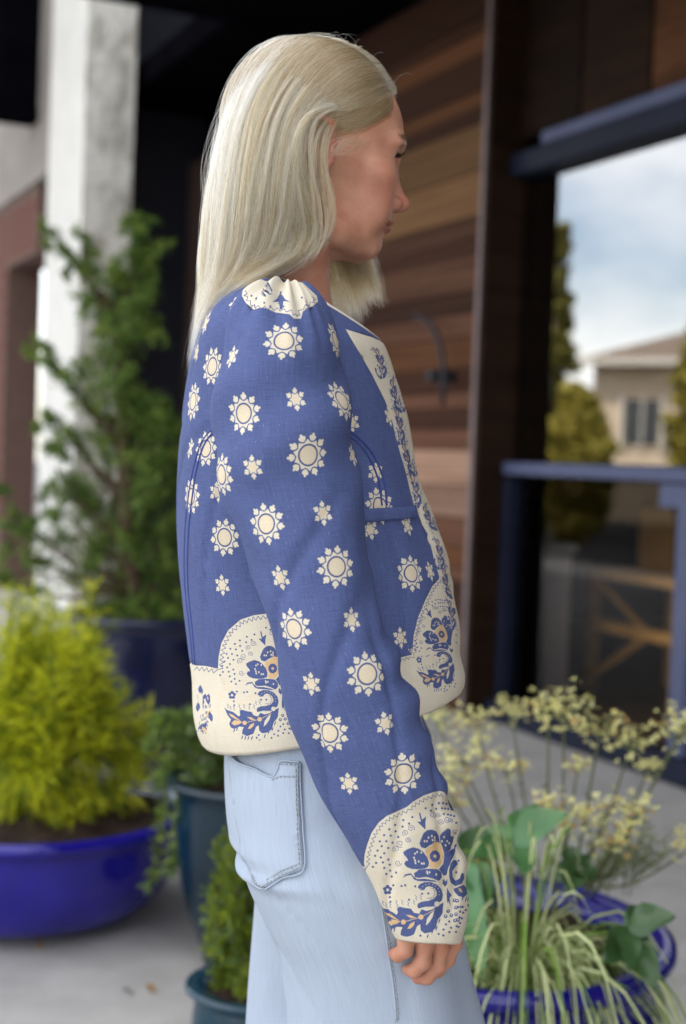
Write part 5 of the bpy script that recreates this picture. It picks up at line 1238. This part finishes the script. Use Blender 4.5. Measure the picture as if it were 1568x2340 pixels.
m = bpy.data.materials.new('blonde_hair'); m.use_nodes = True; n, l = m.node_tree.nodes, m.node_tree.links; n.remove(n['Principled BSDF'])
hb_ = n.new('ShaderNodeBsdfHairPrincipled'); hb_.parametrization = 'COLOR'
ha = n.new('ShaderNodeAttribute'); ha.attribute_name = 'tone'
hr_ = n.new('ShaderNodeValToRGB'); hr_.color_ramp.elements[0].position = .05; hr_.color_ramp.elements[1].position = .95
hr_.color_ramp.elements[0].color = (.20, .125, .06, 1); hr_.color_ramp.elements[1].color = (.68, .585, .435, 1); e_ = hr_.color_ramp.elements.new(.5); e_.color = (.42, .31, .162, 1)
l.new(ha.outputs['Fac'], hr_.inputs['Fac']); l.new(hr_.outputs['Color'], hb_.inputs['Color'])
hb_.inputs['Roughness'].default_value = .34; hb_.inputs['Radial Roughness'].default_value = .45; hb_.inputs['IOR'].default_value = 1.5; hb_.inputs['Coat'].default_value = .0
l.new(hb_.outputs[0], n['Material Output'].inputs['Surface'])
hc.materials.append(m)
ho = bpy.data.objects.new('hair', hc); COL.objects.link(ho); ho.parent = woman
ho['kind'] = 'stuff'

# ================================================================== pots and plants
def glaze(name, c1, c2, rough=.16, coat=.1):
    return mk(name, c1, c2, 5, rough, .06, 14, spec=.5, coat=coat, rvar=.04)
M_COBALT = glaze('cobalt_glaze', (.008, .005, .16), (.014, .009, .27))
M_TEAL = glaze('teal_glaze', (.002, .013, .025), (.004, .024, .040))
M_TEALB = glaze('turquoise_glaze', (.003, .028, .05), (.005, .045, .075))
M_NAVYG = glaze('navy_glaze', (.006, .008, .03), (.012, .016, .055))
M_SOIL = mk('potting_soil', (.022, .013, .009), (.065, .036, .022), 60, .95, 1.0, 90)
def pot(name, c, R, Hh, base, mat, label, lip=.03, shape='bowl', soil_drop=.05, ring=None):
    c = np.asarray(c, float); p = empty(name, c, label, 'plant pot', 'glazed plant pots on the pavement')
    if shape == 'bowl': prof = [(0, .004), (base, .004), (base + .01, .01)] + [(base + (R - base) * math.sin(a) ** .8, .012 + (Hh - lip - .012) * (1 - math.cos(a))) for a in np.linspace(.12, math.pi / 2, 14)]
    else: prof = [(0, .004), (base, .004), (base + .012, .012)] + [(base + (R - base) * (u ** .75) + .02 * math.sin(math.pi * u), .012 + (Hh - lip - .012) * u) for u in np.linspace(.05, 1, 14)]
    if ring: k = [i for i in range(len(prof)) if prof[i][1] < Hh - ring]; i = k[-1]; r_ = prof[i][0]; z = prof[i][1]; prof = prof[:i + 1] + [(r_ + .012, z + .012), (r_ + .014, z + .024), (r_ + .004, z + .036)] + [q for q in prof[i + 1:] if q[1] > z + .04]
    r_ = prof[-1][0]
    prof += [(r_ + .016, Hh - lip), (r_ + .024, Hh - lip * .6), (r_ + .022, Hh - lip * .15), (r_ + .010, Hh), (r_ - .012, Hh - .004), (r_ - .022, Hh - lip), (r_ - .035, Hh - soil_drop - .05), (r_ - .05, Hh - soil_drop - .09)]
    g = MB(); g.lathe(prof, c, 72); g.build('vessel', mat, p, True)
    g = MB(); rs = r_ - .024
    V = []; n_ = 26
    for i in range(n_ + 1):
        for j in range(40):
            a = 6.2832 * j / 40; rr = rs * i / n_; V.append(c + [rr * math.cos(a), rr * math.sin(a), Hh - soil_drop + .018 * noise_s(np.array(rr * math.cos(a) * 40), np.array(rr * math.sin(a) * 40), 4) + random.uniform(-.006, .006) + .02 * (1 - i / n_)])
    g.add(V, [(i * 40 + j, i * 40 + (j + 1) % 40, (i + 1) * 40 + (j + 1) % 40, (i + 1) * 40 + j) for i in range(n_) for j in range(40)]); g.build('soil', M_SOIL, p, True)
    return p
cb = P(58, 1840, 3.8); bowl = pot('plant_pot', (cb[0], 3.8, .001), .432, .295, .24, M_COBALT, 'wide low cobalt blue glazed bowl holding the yellow-green shrub', .035, 'bowl', .05)
cT = P(566, 1800, 3.45); pot('plant_pot', (cT[0], 3.45, .001), .175, .46, .085, M_TEAL, 'tall tapered teal glazed pot behind her hip with trailing ivy', .02, 'tall', .03)
cS = P(585, 2262, 2.75); pot('plant_pot', (cS[0], 2.75, .001), .115, .215, .085, M_TEALB, 'small turquoise glazed pot at the bottom behind her legs', .016, 'tall', .02)
cN = P(330, 1440, 5.2); pot('plant_pot', (cN[0], 5.2, .001), .27, .66, .18, M_NAVYG, 'big dark navy glazed pot under the tall dark conifer', .03, 'tall', .04)
cR = P(1100, 2140, 2.42); pot('plant_pot', (cR[0], 2.42, .001), .305, .455, .20, M_COBALT, 'cobalt blue glazed pot of mixed plants at the lower right', .035, 'tall', .05, ring=.11)

def blade(q, a, b_, up_, w, m=0):                    # one slim leaf from a to b
    a, b_ = np.asarray(a), np.asarray(b_); d = b_ - a; s_ = np.cross(d, up_); s_ = s_ / (np.linalg.norm(s_) + 1e-9) * w
    q.add([a, a + d * .45 + s_, b_, a + d * .45 - s_], [(0, 1, 2, 3)], m)
M_CON1 = mk('dark_needles', (.035, .080, .014), (.095, .165, .028), 9, .55, trans=.15)
M_CON2 = mk('young_needles', (.11, .19, .022), (.23, .31, .045), 9, .55, trans=.2)
M_GOLD1 = mk('golden_sprays', (.44, .48, .013), (.80, .79, .035), 12, .55, trans=.3)
M_GOLD2 = mk('green_gold_sprays', (.10, .15, .010), (.30, .36, .02), 12, .55, trans=.3)
M_GREENL = mk('fresh_green_leaf', (.08, .14, .035), (.21, .29, .10), 14, .5, trans=.25)
M_TWIG = mk('twig', (.06, .035, .02), (.12, .075, .045), 30, .9)

# --- the tall dark conifer: limbs that end in tufts of short needles
cf = empty('conifer', (cN[0], 5.2, .6), 'tall dark green conifer with loose tufted branches in front of the white column', 'shrub')
tip = P(322, 520, 5.2); basep = np.array([cN[0], 5.2, .6])
g = MB(); tp_ = [basep, P(290, 1250, 5.2), P(282, 1000, 5.22), P(272, 780, 5.2), P(300, 620, 5.2), tip]; g.tube(tp_, [.035, .03, .024, .018, .011, .004], 8); g.build('trunk', M_BARK, cf, True)
def trunk_at(z):
    t = np.array(tp_); o_ = np.argsort(t[:, 2]); return np.array([np.interp(z, t[o_, 2], t[o_, k]) for k in (0, 1, 2)])
def tuft(q, c, d, L_, n_, nl, w, spread=.8, m2=.35):
    d = d / np.linalg.norm(d)
    for i in range(n_):
        u = rng.random(); p = c + d * (u - .55) * L_ + rng.normal(size=3) * L_ * .13
        e = d * .55 + rng.normal(size=3) * spread; e /= np.linalg.norm(e)
        blade(q, p, p + e * nl * random.uniform(.6, 1.3), rng.normal(size=3), w, 1 if (rng.random() < m2 * (.3 + u)) else 0)
TUFTS = [(112, 530, .06), (135, 545, .06), (165, 570, .08), (190, 600, .09), (215, 640, .1), (330, 490, .08), (318, 530, .1), (300, 580, .12), (320, 560, .08), (312, 630, .13), (340, 650, .08), (285, 660, .12), (250, 690, .13), (220, 710, .10), (350, 720, .08), (310, 740, .14), (260, 760, .14), (230, 745, .12),
         (75, 790, .07), (100, 810, .08), (130, 835, .09), (165, 860, .1), (200, 880, .11), (230, 860, .12), (270, 880, .14), (300, 900, .12), (120, 945, .08), (150, 970, .1), (180, 1000, .12), (225, 1000, .14), (270, 1010, .15), (320, 980, .13), (350, 950, .1), (370, 1000, .11), (390, 960, .09), (395, 1040, .1), (350, 1080, .14),
         (130, 1070, .1), (160, 1090, .12), (200, 1100, .14), (250, 1100, .16), (300, 1120, .16), (380, 1110, .1), (5, 1175, .09), (35, 1180, .1), (70, 1200, .11), (110, 1200, .12), (15, 1240, .11), (40, 1290, .12), (150, 1210, .14), (200, 1210, .16), (250, 1230, .16), (310, 1220, .16), (360, 1210, .13), (395, 1180, .08),
         (180, 1310, .15), (230, 1330, .16), (290, 1330, .16), (350, 1320, .15), (400, 1300, .1), (230, 1400, .12), (290, 1410, .14), (350, 1400, .12), (400, 1390, .09), (20, 1345, .1), (200, 1440, .12), (260, 1460, .14), (320, 1455, .14), (380, 1440, .12), (120, 1130, .1), (210, 1170, .14), (330, 1160, .14)]
for i, (x, y, L_) in enumerate(TUFTS):
    dp = 5.2 + rng.uniform(-.16, .2) * (1 if abs(x - 280) < 110 else .5)
    c = P(x, y, dp); a = trunk_at(max(.75, c[2] - .18 - .25 * abs(c[0] - basep[0])))
    q = MB(); md = (a + c) / 2 + [0, 0, -.04]; q.tube([a, md, c], [.009, .006, .002], 5, 0)
    br = q.build('limb', M_TWIG, cf, True)
    q = MB(); d = c - md
    for _ in range((4 if L_ > .1 else 3) if x > 235 else 2):
        cc = c + rng.normal(size=3) * L_ * .42; tuft(q, cc, d * .6 + rng.normal(size=3) * .08, L_ * rng.uniform(.6, 1.0), int(60 + 700 * L_), .020, .0046, .75, .5)
    tuft(q, (c * .6 + md * .4), d, L_ * 1.3, 110, .020, .0045, .7)
    tag(q.build('needles', [M_CON1, M_CON2], br), kind='stuff')

# --- feathery golden shrub in the blue bowl
def feathery(name, c0, ztop, wid, label, n_, mats, sprays=None, L_=.22, nw=.0034, lean=(0, 0, 0)):
    sh = empty(name, c0, label, 'shrub'); c0 = np.array(c0, float)
    g = MB(); g.tube([c0, c0 + [.01, 0, (ztop - c0[2]) * .5], c0 + [.0, 0.01, (ztop - c0[2]) * .8]], [.018, .012, .005], 7); g.build('stem', M_TWIG, sh, True)
    for k in range(n_):
        v = rng.random(); z = c0[2] + (ztop - c0[2]) * (.03 + .93 * v); a = rng.uniform(0, 6.2832); r_ = wid * min(1, (v + .16) / .34) * (1 - .58 * v) * 1.12 * rng.uniform(.45, 1.0) * (.80 + .38 * noise_s(np.array(a * 2.0), np.array(v * 5.0), 77))
        tipc = np.array([c0[0] + math.cos(a) * r_, c0[1] + math.sin(a) * r_, z]) + np.array(lean) * v; root = c0 + [0, 0, max(.03, (z - c0[2]) * .62)]
        up_ = .10 * (v - .15) + rng.uniform(-.05, .07); q = MB()
        md = (root + tipc) / 2 + [0, 0, .05]; end = tipc + (tipc - root) * .12 + [0, 0, up_ - (.07 if v < .3 else 0)]
        curve = cubic(np.array([root, md, tipc, end]), np.linspace(0, 3, 14)); q.tube(curve, np.linspace(.0035, .0008, 14), 4, 0)
        for i in range(5, 14):
            T = curve[i] - curve[i - 1]; T /= np.linalg.norm(T)
            for s_ in range(9 if i > 7 else 5):
                e = T * .8 + rng.normal(size=3) * .55 + [0, 0, .12]; e /= np.linalg.norm(e); ln = L_ * .20 * rng.uniform(.5, 1.3)
                p0 = curve[i] - T * rng.uniform(0, .02); pm = p0 + e * ln * .5; pe = pm + (e + [0, 0, -.35]) * ln * .5
                mi = 1 if rng.random() < .6 else 2
                blade(q, p0, pm, rng.normal(size=3), nw, mi); blade(q, pm - e * .004, pe, rng.normal(size=3), nw * .85, mi)
                for _ in range(2): f = e + rng.normal(size=3) * .7; f /= np.linalg.norm(f); blade(q, pm, pm + f * ln * .45, rng.normal(size=3), nw * .75, mi)
        tag(q.build('spray', [M_TWIG] + mats, sh), kind='stuff')
    return sh
cg = P(95, 1800, 3.82); feathery('golden_shrub', (cg[0], 3.82, .25), P(110, 1480, 3.82)[2], .252, 'feathery yellow-green shrub growing in the blue bowl', 100, [M_GOLD1, M_GOLD2], L_=.52, nw=.0028)
# small shrub behind her legs
cs = P(560, 2250, 2.75); feathery('small_conifer', (cs[0], 2.75, .20), P(545, 1905, 2.75)[2], .088, 'small dense green-gold conifer in the small turquoise pot', 95, [M_GOLD2, M_GREENL], L_=.14, nw=.0032)
for o in []: pass

# --- trailing plant in the teal pot
tr = empty('trailing_plant', (cT[0], 3.45, .44), 'trailing green plant spilling over the tall teal pot', 'plant')
for (pts, n_) in [([(520, 1790), (460, 1730), (400, 1760), (372, 1830), (362, 1900), (352, 1980), (342, 2020)], 60), ([(520, 1780), (440, 1690), (380, 1680), (340, 1700)], 60), ([(520, 1780), (450, 1660), (400, 1640), (360, 1650)], 60), ([(530, 1780), (480, 1670), (440, 1640), (420, 1650)], 60), ([(530, 1780), (500, 1690), (480, 1660)], 60),
                  ([(520, 1790), (470, 1760), (430, 1790), (405, 1860)], 50), ([(530, 1790), (490, 1760), (460, 1800), (450, 1850)], 40), ([(520, 1790), (440, 1740), (400, 1730), (375, 1760), (360, 1790)], 60), ([(530, 1780), (520, 1720), (505, 1690)], 60), ([(540, 1780), (490, 1720), (430, 1700), (395, 1710)], 60), ([(520, 1800), (470, 1790), (420, 1850), (400, 1930), (392, 1990)], 40)]:
    dp = 3.45 + rng.uniform(-.13, .08); cv = cubic(np.array([P(x, y, dp if i else 3.45) for i, (x, y) in enumerate(pts)]), np.linspace(0, len(pts) - 1, 26)); q = MB(); q.tube(cv, .0022, 4, 0)
    for i in range(3, 26):
        T = cv[i] - cv[i - 1]; T /= np.linalg.norm(T)
        for _ in range(7):
            e = T * .5 + rng.normal(size=3) * .8; e /= np.linalg.norm(e); blade(q, cv[i], cv[i] + e * rng.uniform(.02, .042), rng.normal(size=3), .006, 1 if rng.random() < .7 else 2)
    tag(q.build('runner', [M_TWIG, M_GREENL, M_CON2], tr), kind='stuff')

# --- right pot: sedge, hellebore leaves, spurge
M_SEDC = mk('sedge_cream', (.66, .65, .36), (.84, .82, .52), 20, .45, trans=.25)
M_SEDG = mk('sedge_green', (.13, .24, .03), (.22, .36, .05), 20, .45, trans=.2)
zs = .40
sd = empty('sedge_grass', G(1190, 2080, zs), 'fountain of green and cream striped sedge grass in the right blue pot', 'grass')
s0 = np.array(sd.location); s0[1] = 2.22; s0[0] = P(1195, 2100, 2.22)[0]
sd.location = Vector(s0)
for k in range(265):
    a = rng.uniform(-3.5, .35) if rng.random() < .7 else rng.uniform(0, 6.2832); tall = rng.random() < .07; L_ = rng.uniform(.34, .54)
    reach = rng.uniform(.03, .14) if tall else rng.uniform(.11, .36); d = np.array([math.cos(a), math.sin(a) * .8, 0]); r0 = s0 + d * rng.uniform(0, .03)
    hgt = L_ * (.62 if tall else rng.uniform(.26, .52)); n_ = 9; u = np.linspace(0, 1, n_)
    drop = rng.uniform(.02, .10) if tall else rng.uniform(.28, .60)
    cv = r0 + d * (reach * u ** 1.15)[:, None]; cv[:, 2] += hgt * np.sin(np.minimum(u * 1.9, 2.6)) - drop * u ** 3
    w = rng.uniform(.0021, .0036) * np.clip(1.15 - u ** 3, .05, 1); T = np.gradient(cv, axis=0); sd_ = np.cross(T, [0, 0, 1.0]) + .15 * rng.normal(size=3); sd_ /= np.linalg.norm(sd_, axis=1)[:, None] + 1e-9; fold = np.cross(sd_, T); fold /= np.linalg.norm(fold, axis=1)[:, None] + 1e-9
    V = []
    for i in range(n_):
        for x in (-1, -.55, .55, 1): V.append(cv[i] + sd_[i] * w[i] * x + fold[i] * abs(x) * w[i] * .25)
    F = []; mi = []
    for i in range(n_ - 1):
        for j in range(3): F.append((i * 4 + j, i * 4 + j + 1, i * 4 + 5 + j, i * 4 + 4 + j)); mi.append(0 if j == 1 else 1)
    if rng.random() < .18: mi = [1] * len(mi)
    obj('blade', V, F, [M_SEDC, M_SEDG], sd, True, mi)
M_HELL = mk('hellebore_leaf', (.05, .145, .045), (.11, .25, .085), 10, .38, .1, 40, trans=.18, spec=.5)
M_HELLD = mk('old_hellebore_leaf', (.028, .07, .022), (.055, .115, .035), 10, .35, .1, 40, trans=.12, spec=.5)
M_HELLY = mk('yellowing_leaf', (.14, .15, .02), (.22, .22, .035), 10, .45, trans=.25)
def big_leaf(a, b_, wid, nrm, mat, parent, n_=9):
    a, b_ = np.asarray(a), np.asarray(b_); d = b_ - a; L_ = np.linalg.norm(d); d = d / L_; nrm = np.asarray(nrm, float); s_ = np.cross(d, nrm); s_ /= np.linalg.norm(s_); up_ = np.cross(s_, d)
    V, F = [], []; wid = wid * .8
    for i in range(n_ + 1):
        u = i / n_; w = wid * math.sin(math.pi * min(1, u ** .85)) ** .85 + (.0006 if i < n_ else 0)
        c = a + d * L_ * u - up_ * L_ * .16 * (u - .4) ** 2
        for x in (-1, -.5, 0, .5, 1):
            V.append(c + s_ * w * x + up_ * (abs(x) * w * .30 + .004 * math.sin(9 * u + x * 2) * abs(x)))
    for i in range(n_):
        for j in range(4): F.append((i * 5 + j, i * 5 + j + 1, i * 5 + 6 + j, i * 5 + 5 + j))
    return obj('leaf', V, F, mat, parent, True)
def hellebore(root, stems, label):
    h = empty('hellebore', root, label, 'plant', 'hellebores in the right blue pot')
    for hub, leaves in stems:
        g = MB(); hb = np.array(hub); g.tube(cubic(np.array([root, (np.array(root) + hb) / 2 + [0, 0, .03], hb]), np.linspace(0, 2, 8)), np.linspace(.005, .003, 8), 6); g.build('stalk', M_GREENL, h, True)
        for (x, y, dp, w, mt) in leaves: big_leaf(hb, P(x, y, dp), w, (rng.normal() * .25, -.75, .9), mt, h)
    return h
rp = lambda x, y, z=.41: G(x, y, z)
hellebore(rp(1130, 2060), [(P(1168, 1925, 2.26), [(1292, 1856, 2.22, .040, M_HELL), (1085, 1950, 2.2, .028, M_HELL), (1205, 1990, 2.16, .034, M_HELL), (1228, 1832, 2.32, .030, M_HELL), (1098, 1898, 2.3, .026, M_HELL)])], 'fresh green hellebore with broad leaves standing behind the sleeve cuff')
hellebore(rp(1075, 2080), [(P(1058, 1960, 2.3), [(1108, 1890, 2.28, .03, M_HELLD), (1120, 2060, 2.22, .034, M_HELL), (1070, 2090, 2.2, .034, M_HELL), (1085, 2150, 2.16, .034, M_HELLD), (1150, 1990, 2.3, .02, M_HELLY), (1105, 2010, 2.26, .018, M_HELLY), (1100, 2230, 2.1, .03, M_HELL)])], 'dark leaved hellebore close beside her thigh')
hellebore(rp(1310, 2190), [(P(1432, 2120, 2.16), [(1540, 2090, 2.13, .034, M_HELLD), (1480, 2072, 2.2, .026, M_HELLD), (1385, 2200, 2.1, .030, M_HELLD), (1500, 2258, 2.08, .030, M_HELLD), (1440, 2215, 2.06, .022, M_HELLD)])], 'dark hellebore leaves hanging over the right rim of the blue pot')
hellebore(rp(1290, 2060), [(P(1318, 1985, 2.4), [(1290, 1930, 2.42, .024, M_HELLD), (1355, 2010, 2.36, .028, M_HELLD), (1300, 2035, 2.34, .028, M_HELLD), (1255, 2000, 2.4, .022, M_HELLD), (1345, 1950, 2.44, .022, M_HELLD)])], 'small dark hellebore in the middle of the right pot')
M_BLOOM = mk('pale_yellow_bract', (.70, .65, .22), (.86, .82, .42), 30, .6, trans=.3)
M_BLOOM2 = mk('tan_old_bract', (.42, .26, .07), (.55, .36, .14), 30, .6, trans=.3)
M_STEM = mk('grey_green_stem', (.10, .12, .05), (.16, .18, .08), 20, .6)
sp = empty('spurge', rp(1330, 2040), 'airy spurge with heads of tiny pale yellow flowers on thin stems', 'plant')
HEADS = [(1255, 1600, 2.5, .055), (1290, 1620, 2.5, .06), (1330, 1592, 2.5, .05), (1370, 1660, 2.5, .06), (1415, 1650, 2.48, .06), (1455, 1620, 2.48, .05), (1440, 1700, 2.46, .055), (1490, 1670, 2.46, .05), (1545, 1665, 2.46, .06), (1530, 1720, 2.46, .06), (1568, 1640, 2.46, .05),
         (1000, 1640, 2.75, .06), (1035, 1690, 2.7, .06), (1090, 1640, 2.75, .05), (1130, 1665, 2.75, .06), (1170, 1630, 2.75, .045), (1205, 1660, 2.7, .05), (1060, 1735, 2.65, .06), (1010, 1760, 2.6, .06), (1120, 1730, 2.65, .05), (1160, 1745, 2.65, .05), (1050, 1800, 2.6, .055), (1020, 1840, 2.6, .05), (1200, 1700, 2.65, .05), (1090, 1790, 2.6, .04),
         (1265, 1850, 2.38, .045), (1300, 1870, 2.36, .045), (1345, 1840, 2.36, .045), (1380, 1860, 2.36, .05), (1420, 1840, 2.36, .045), (1400, 1900, 2.34, .05), (1330, 1900, 2.34, .04), (1455, 1860, 2.34, .04), (1560, 1830, 2.36, .05), (1545, 1890, 2.36, .05), (1575, 1930, 2.36, .045), (1320, 1740, 2.5, .03), (1480, 1760, 2.46, .03)]
for hi_, (x, y, dp, r_) in enumerate(HEADS):
    if hi_ in (2, 4, 5, 7, 9, 12, 14, 16, 19, 21, 23, 24, 27, 29, 31, 33, 34): continue
    r_ *= .78; y += rng.uniform(-14, 14)
    c = P(x, y, dp); rx = 1270 + (x - 1270) * .22 + rng.uniform(-15, 15); root = G(rx, 2060 + rng.uniform(-30, 40), .41)
    q = MB(); md = root * .45 + c * .55 + [0, 0, -.03]; cv = cubic(np.array([root, md, c - [0, 0, r_ * .4]]), np.linspace(0, 2, 12)); q.tube(cv, np.linspace(.0034, .0018, 12), 5)
    for i in range(3, 10):                          # narrow leaves low on the stem
        for _ in range(2):
            e = rng.normal(size=3) * [1, 1, .4] + [0, 0, .3]; e /= np.linalg.norm(e)
            if i < 8: blade(q, cv[i], cv[i] + e * rng.uniform(.015, .03), rng.normal(size=3), .0022)
    st_ = q.build('stem', M_STEM, sp, True)
    q = MB()
    for k in range(int(64 * r_ / .05)):
        d = rng.normal(size=3) * [1, 1, .55]; d *= min(1, rng.random() ** .4 * 1.0) / (np.linalg.norm(d) + 1e-9); p = c + d * r_ * 1.15; n_ = np.array([rng.normal() * .5, rng.normal() * .5 - .3, 1.0]); n_ /= np.linalg.norm(n_); a1 = np.cross(n_, rng.normal(size=3)); a1 /= np.linalg.norm(a1); a2 = np.cross(n_, a1); s_ = rng.uniform(.0045, .008)
        mi = 1 if rng.random() < (.10 if y < 1780 else .3) else 0
        if k % 3 == 0: q.tube([c - [0, 0, r_ * .4], (c + p) / 2 - [0, 0, .004], p], .0006, 3, 2)
        for (bx, by) in ((1, 0), (-.5, .87), (-.5, -.87)):
            t_ = a1 * bx + a2 * by; s2 = np.cross(n_, t_); q.add([p, p + t_ * s_ * .6 + s2 * s_ * .5, p + t_ * s_ * 1.2 + n_ * s_ * .3, p + t_ * s_ * .6 - s2 * s_ * .5], [(0, 1, 2, 3)], mi)
    tag(q.build('flower_head', [M_BLOOM, M_BLOOM2, M_STEM], st_), kind='stuff')
for k in range(26):                                 # short leafy side shoots near the soil
    a = rp(1380 + rng.uniform(-60, 70), 2010 + rng.uniform(-25, 40)); e = np.array([rng.uniform(-.2, 1), rng.normal() * .4, rng.uniform(.3, 1)]); e /= np.linalg.norm(e); b_ = a + e * rng.uniform(.06, .15); q = MB(); q.tube([a, (a + b_) / 2, b_], .0016, 4)
    for i in range(14): u = .25 + .75 * i / 14; d = e * .6 + rng.normal(size=3) * .6; d /= np.linalg.norm(d); p = a + (b_ - a) * u; blade(q, p, p + d * rng.uniform(.018, .034), rng.normal(size=3), .0024)
    q.build('side_shoot', M_STEM, sp, True)

# --- small things on the ground
M_DRY = mk('dry_leaf', (.30, .15, .04), (.45, .26, .08), 30, .7)
def fallen(x, y, s_, label, mat=M_DRY):
    c = G(x, y); a = rng.uniform(0, 6.28); e = empty('fallen_leaf', c + [0, 0, .004], label, 'leaf', 'fallen leaves on the concrete')
    big_leaf(c + [-s_ * math.cos(a), -s_ * math.sin(a), .006], c + [s_ * math.cos(a), s_ * math.sin(a), .012], s_ * .5, (.1, .1, 1), mat, e, 5)
fallen(343, 2264, .022, 'curled tan dry leaf lying alone on the concrete')
fallen(90, 2166, .02, 'dry brown leaf at the foot of the wide blue bowl')
fallen(292, 2272, .012, 'small dark leaf scrap on the concrete left of the tan one', mk('dark_scrap', (.05, .045, .045), None, 10, .8))
pb = G(969, 1668, .0); 
st_ = empty('plant_stake', P(962, 1790, 2.62) * [1, 1, 0] + [0, 0, .42], 'thin dark green stake just under the front hem of the jacket', 'stake')
g = MB(); g.tube([P(962, 1790, 2.62) * [1, 1, 0] + [0, 0, .35], P(962, 1560, 2.62)], .0042, 8); g.build('rod', mk('dark_green_stake', (.006, .03, .02), None, 10, .5), st_, True)
g = MB(); e_ = P(962, 1560, 2.62); g.lathe([(0, -.008), (.006, -.006), (.0065, .004), (.003, .009), (0, .01)], e_, 10); g.build('cap', bpy.data.materials['dark_green_stake'], st_, True)
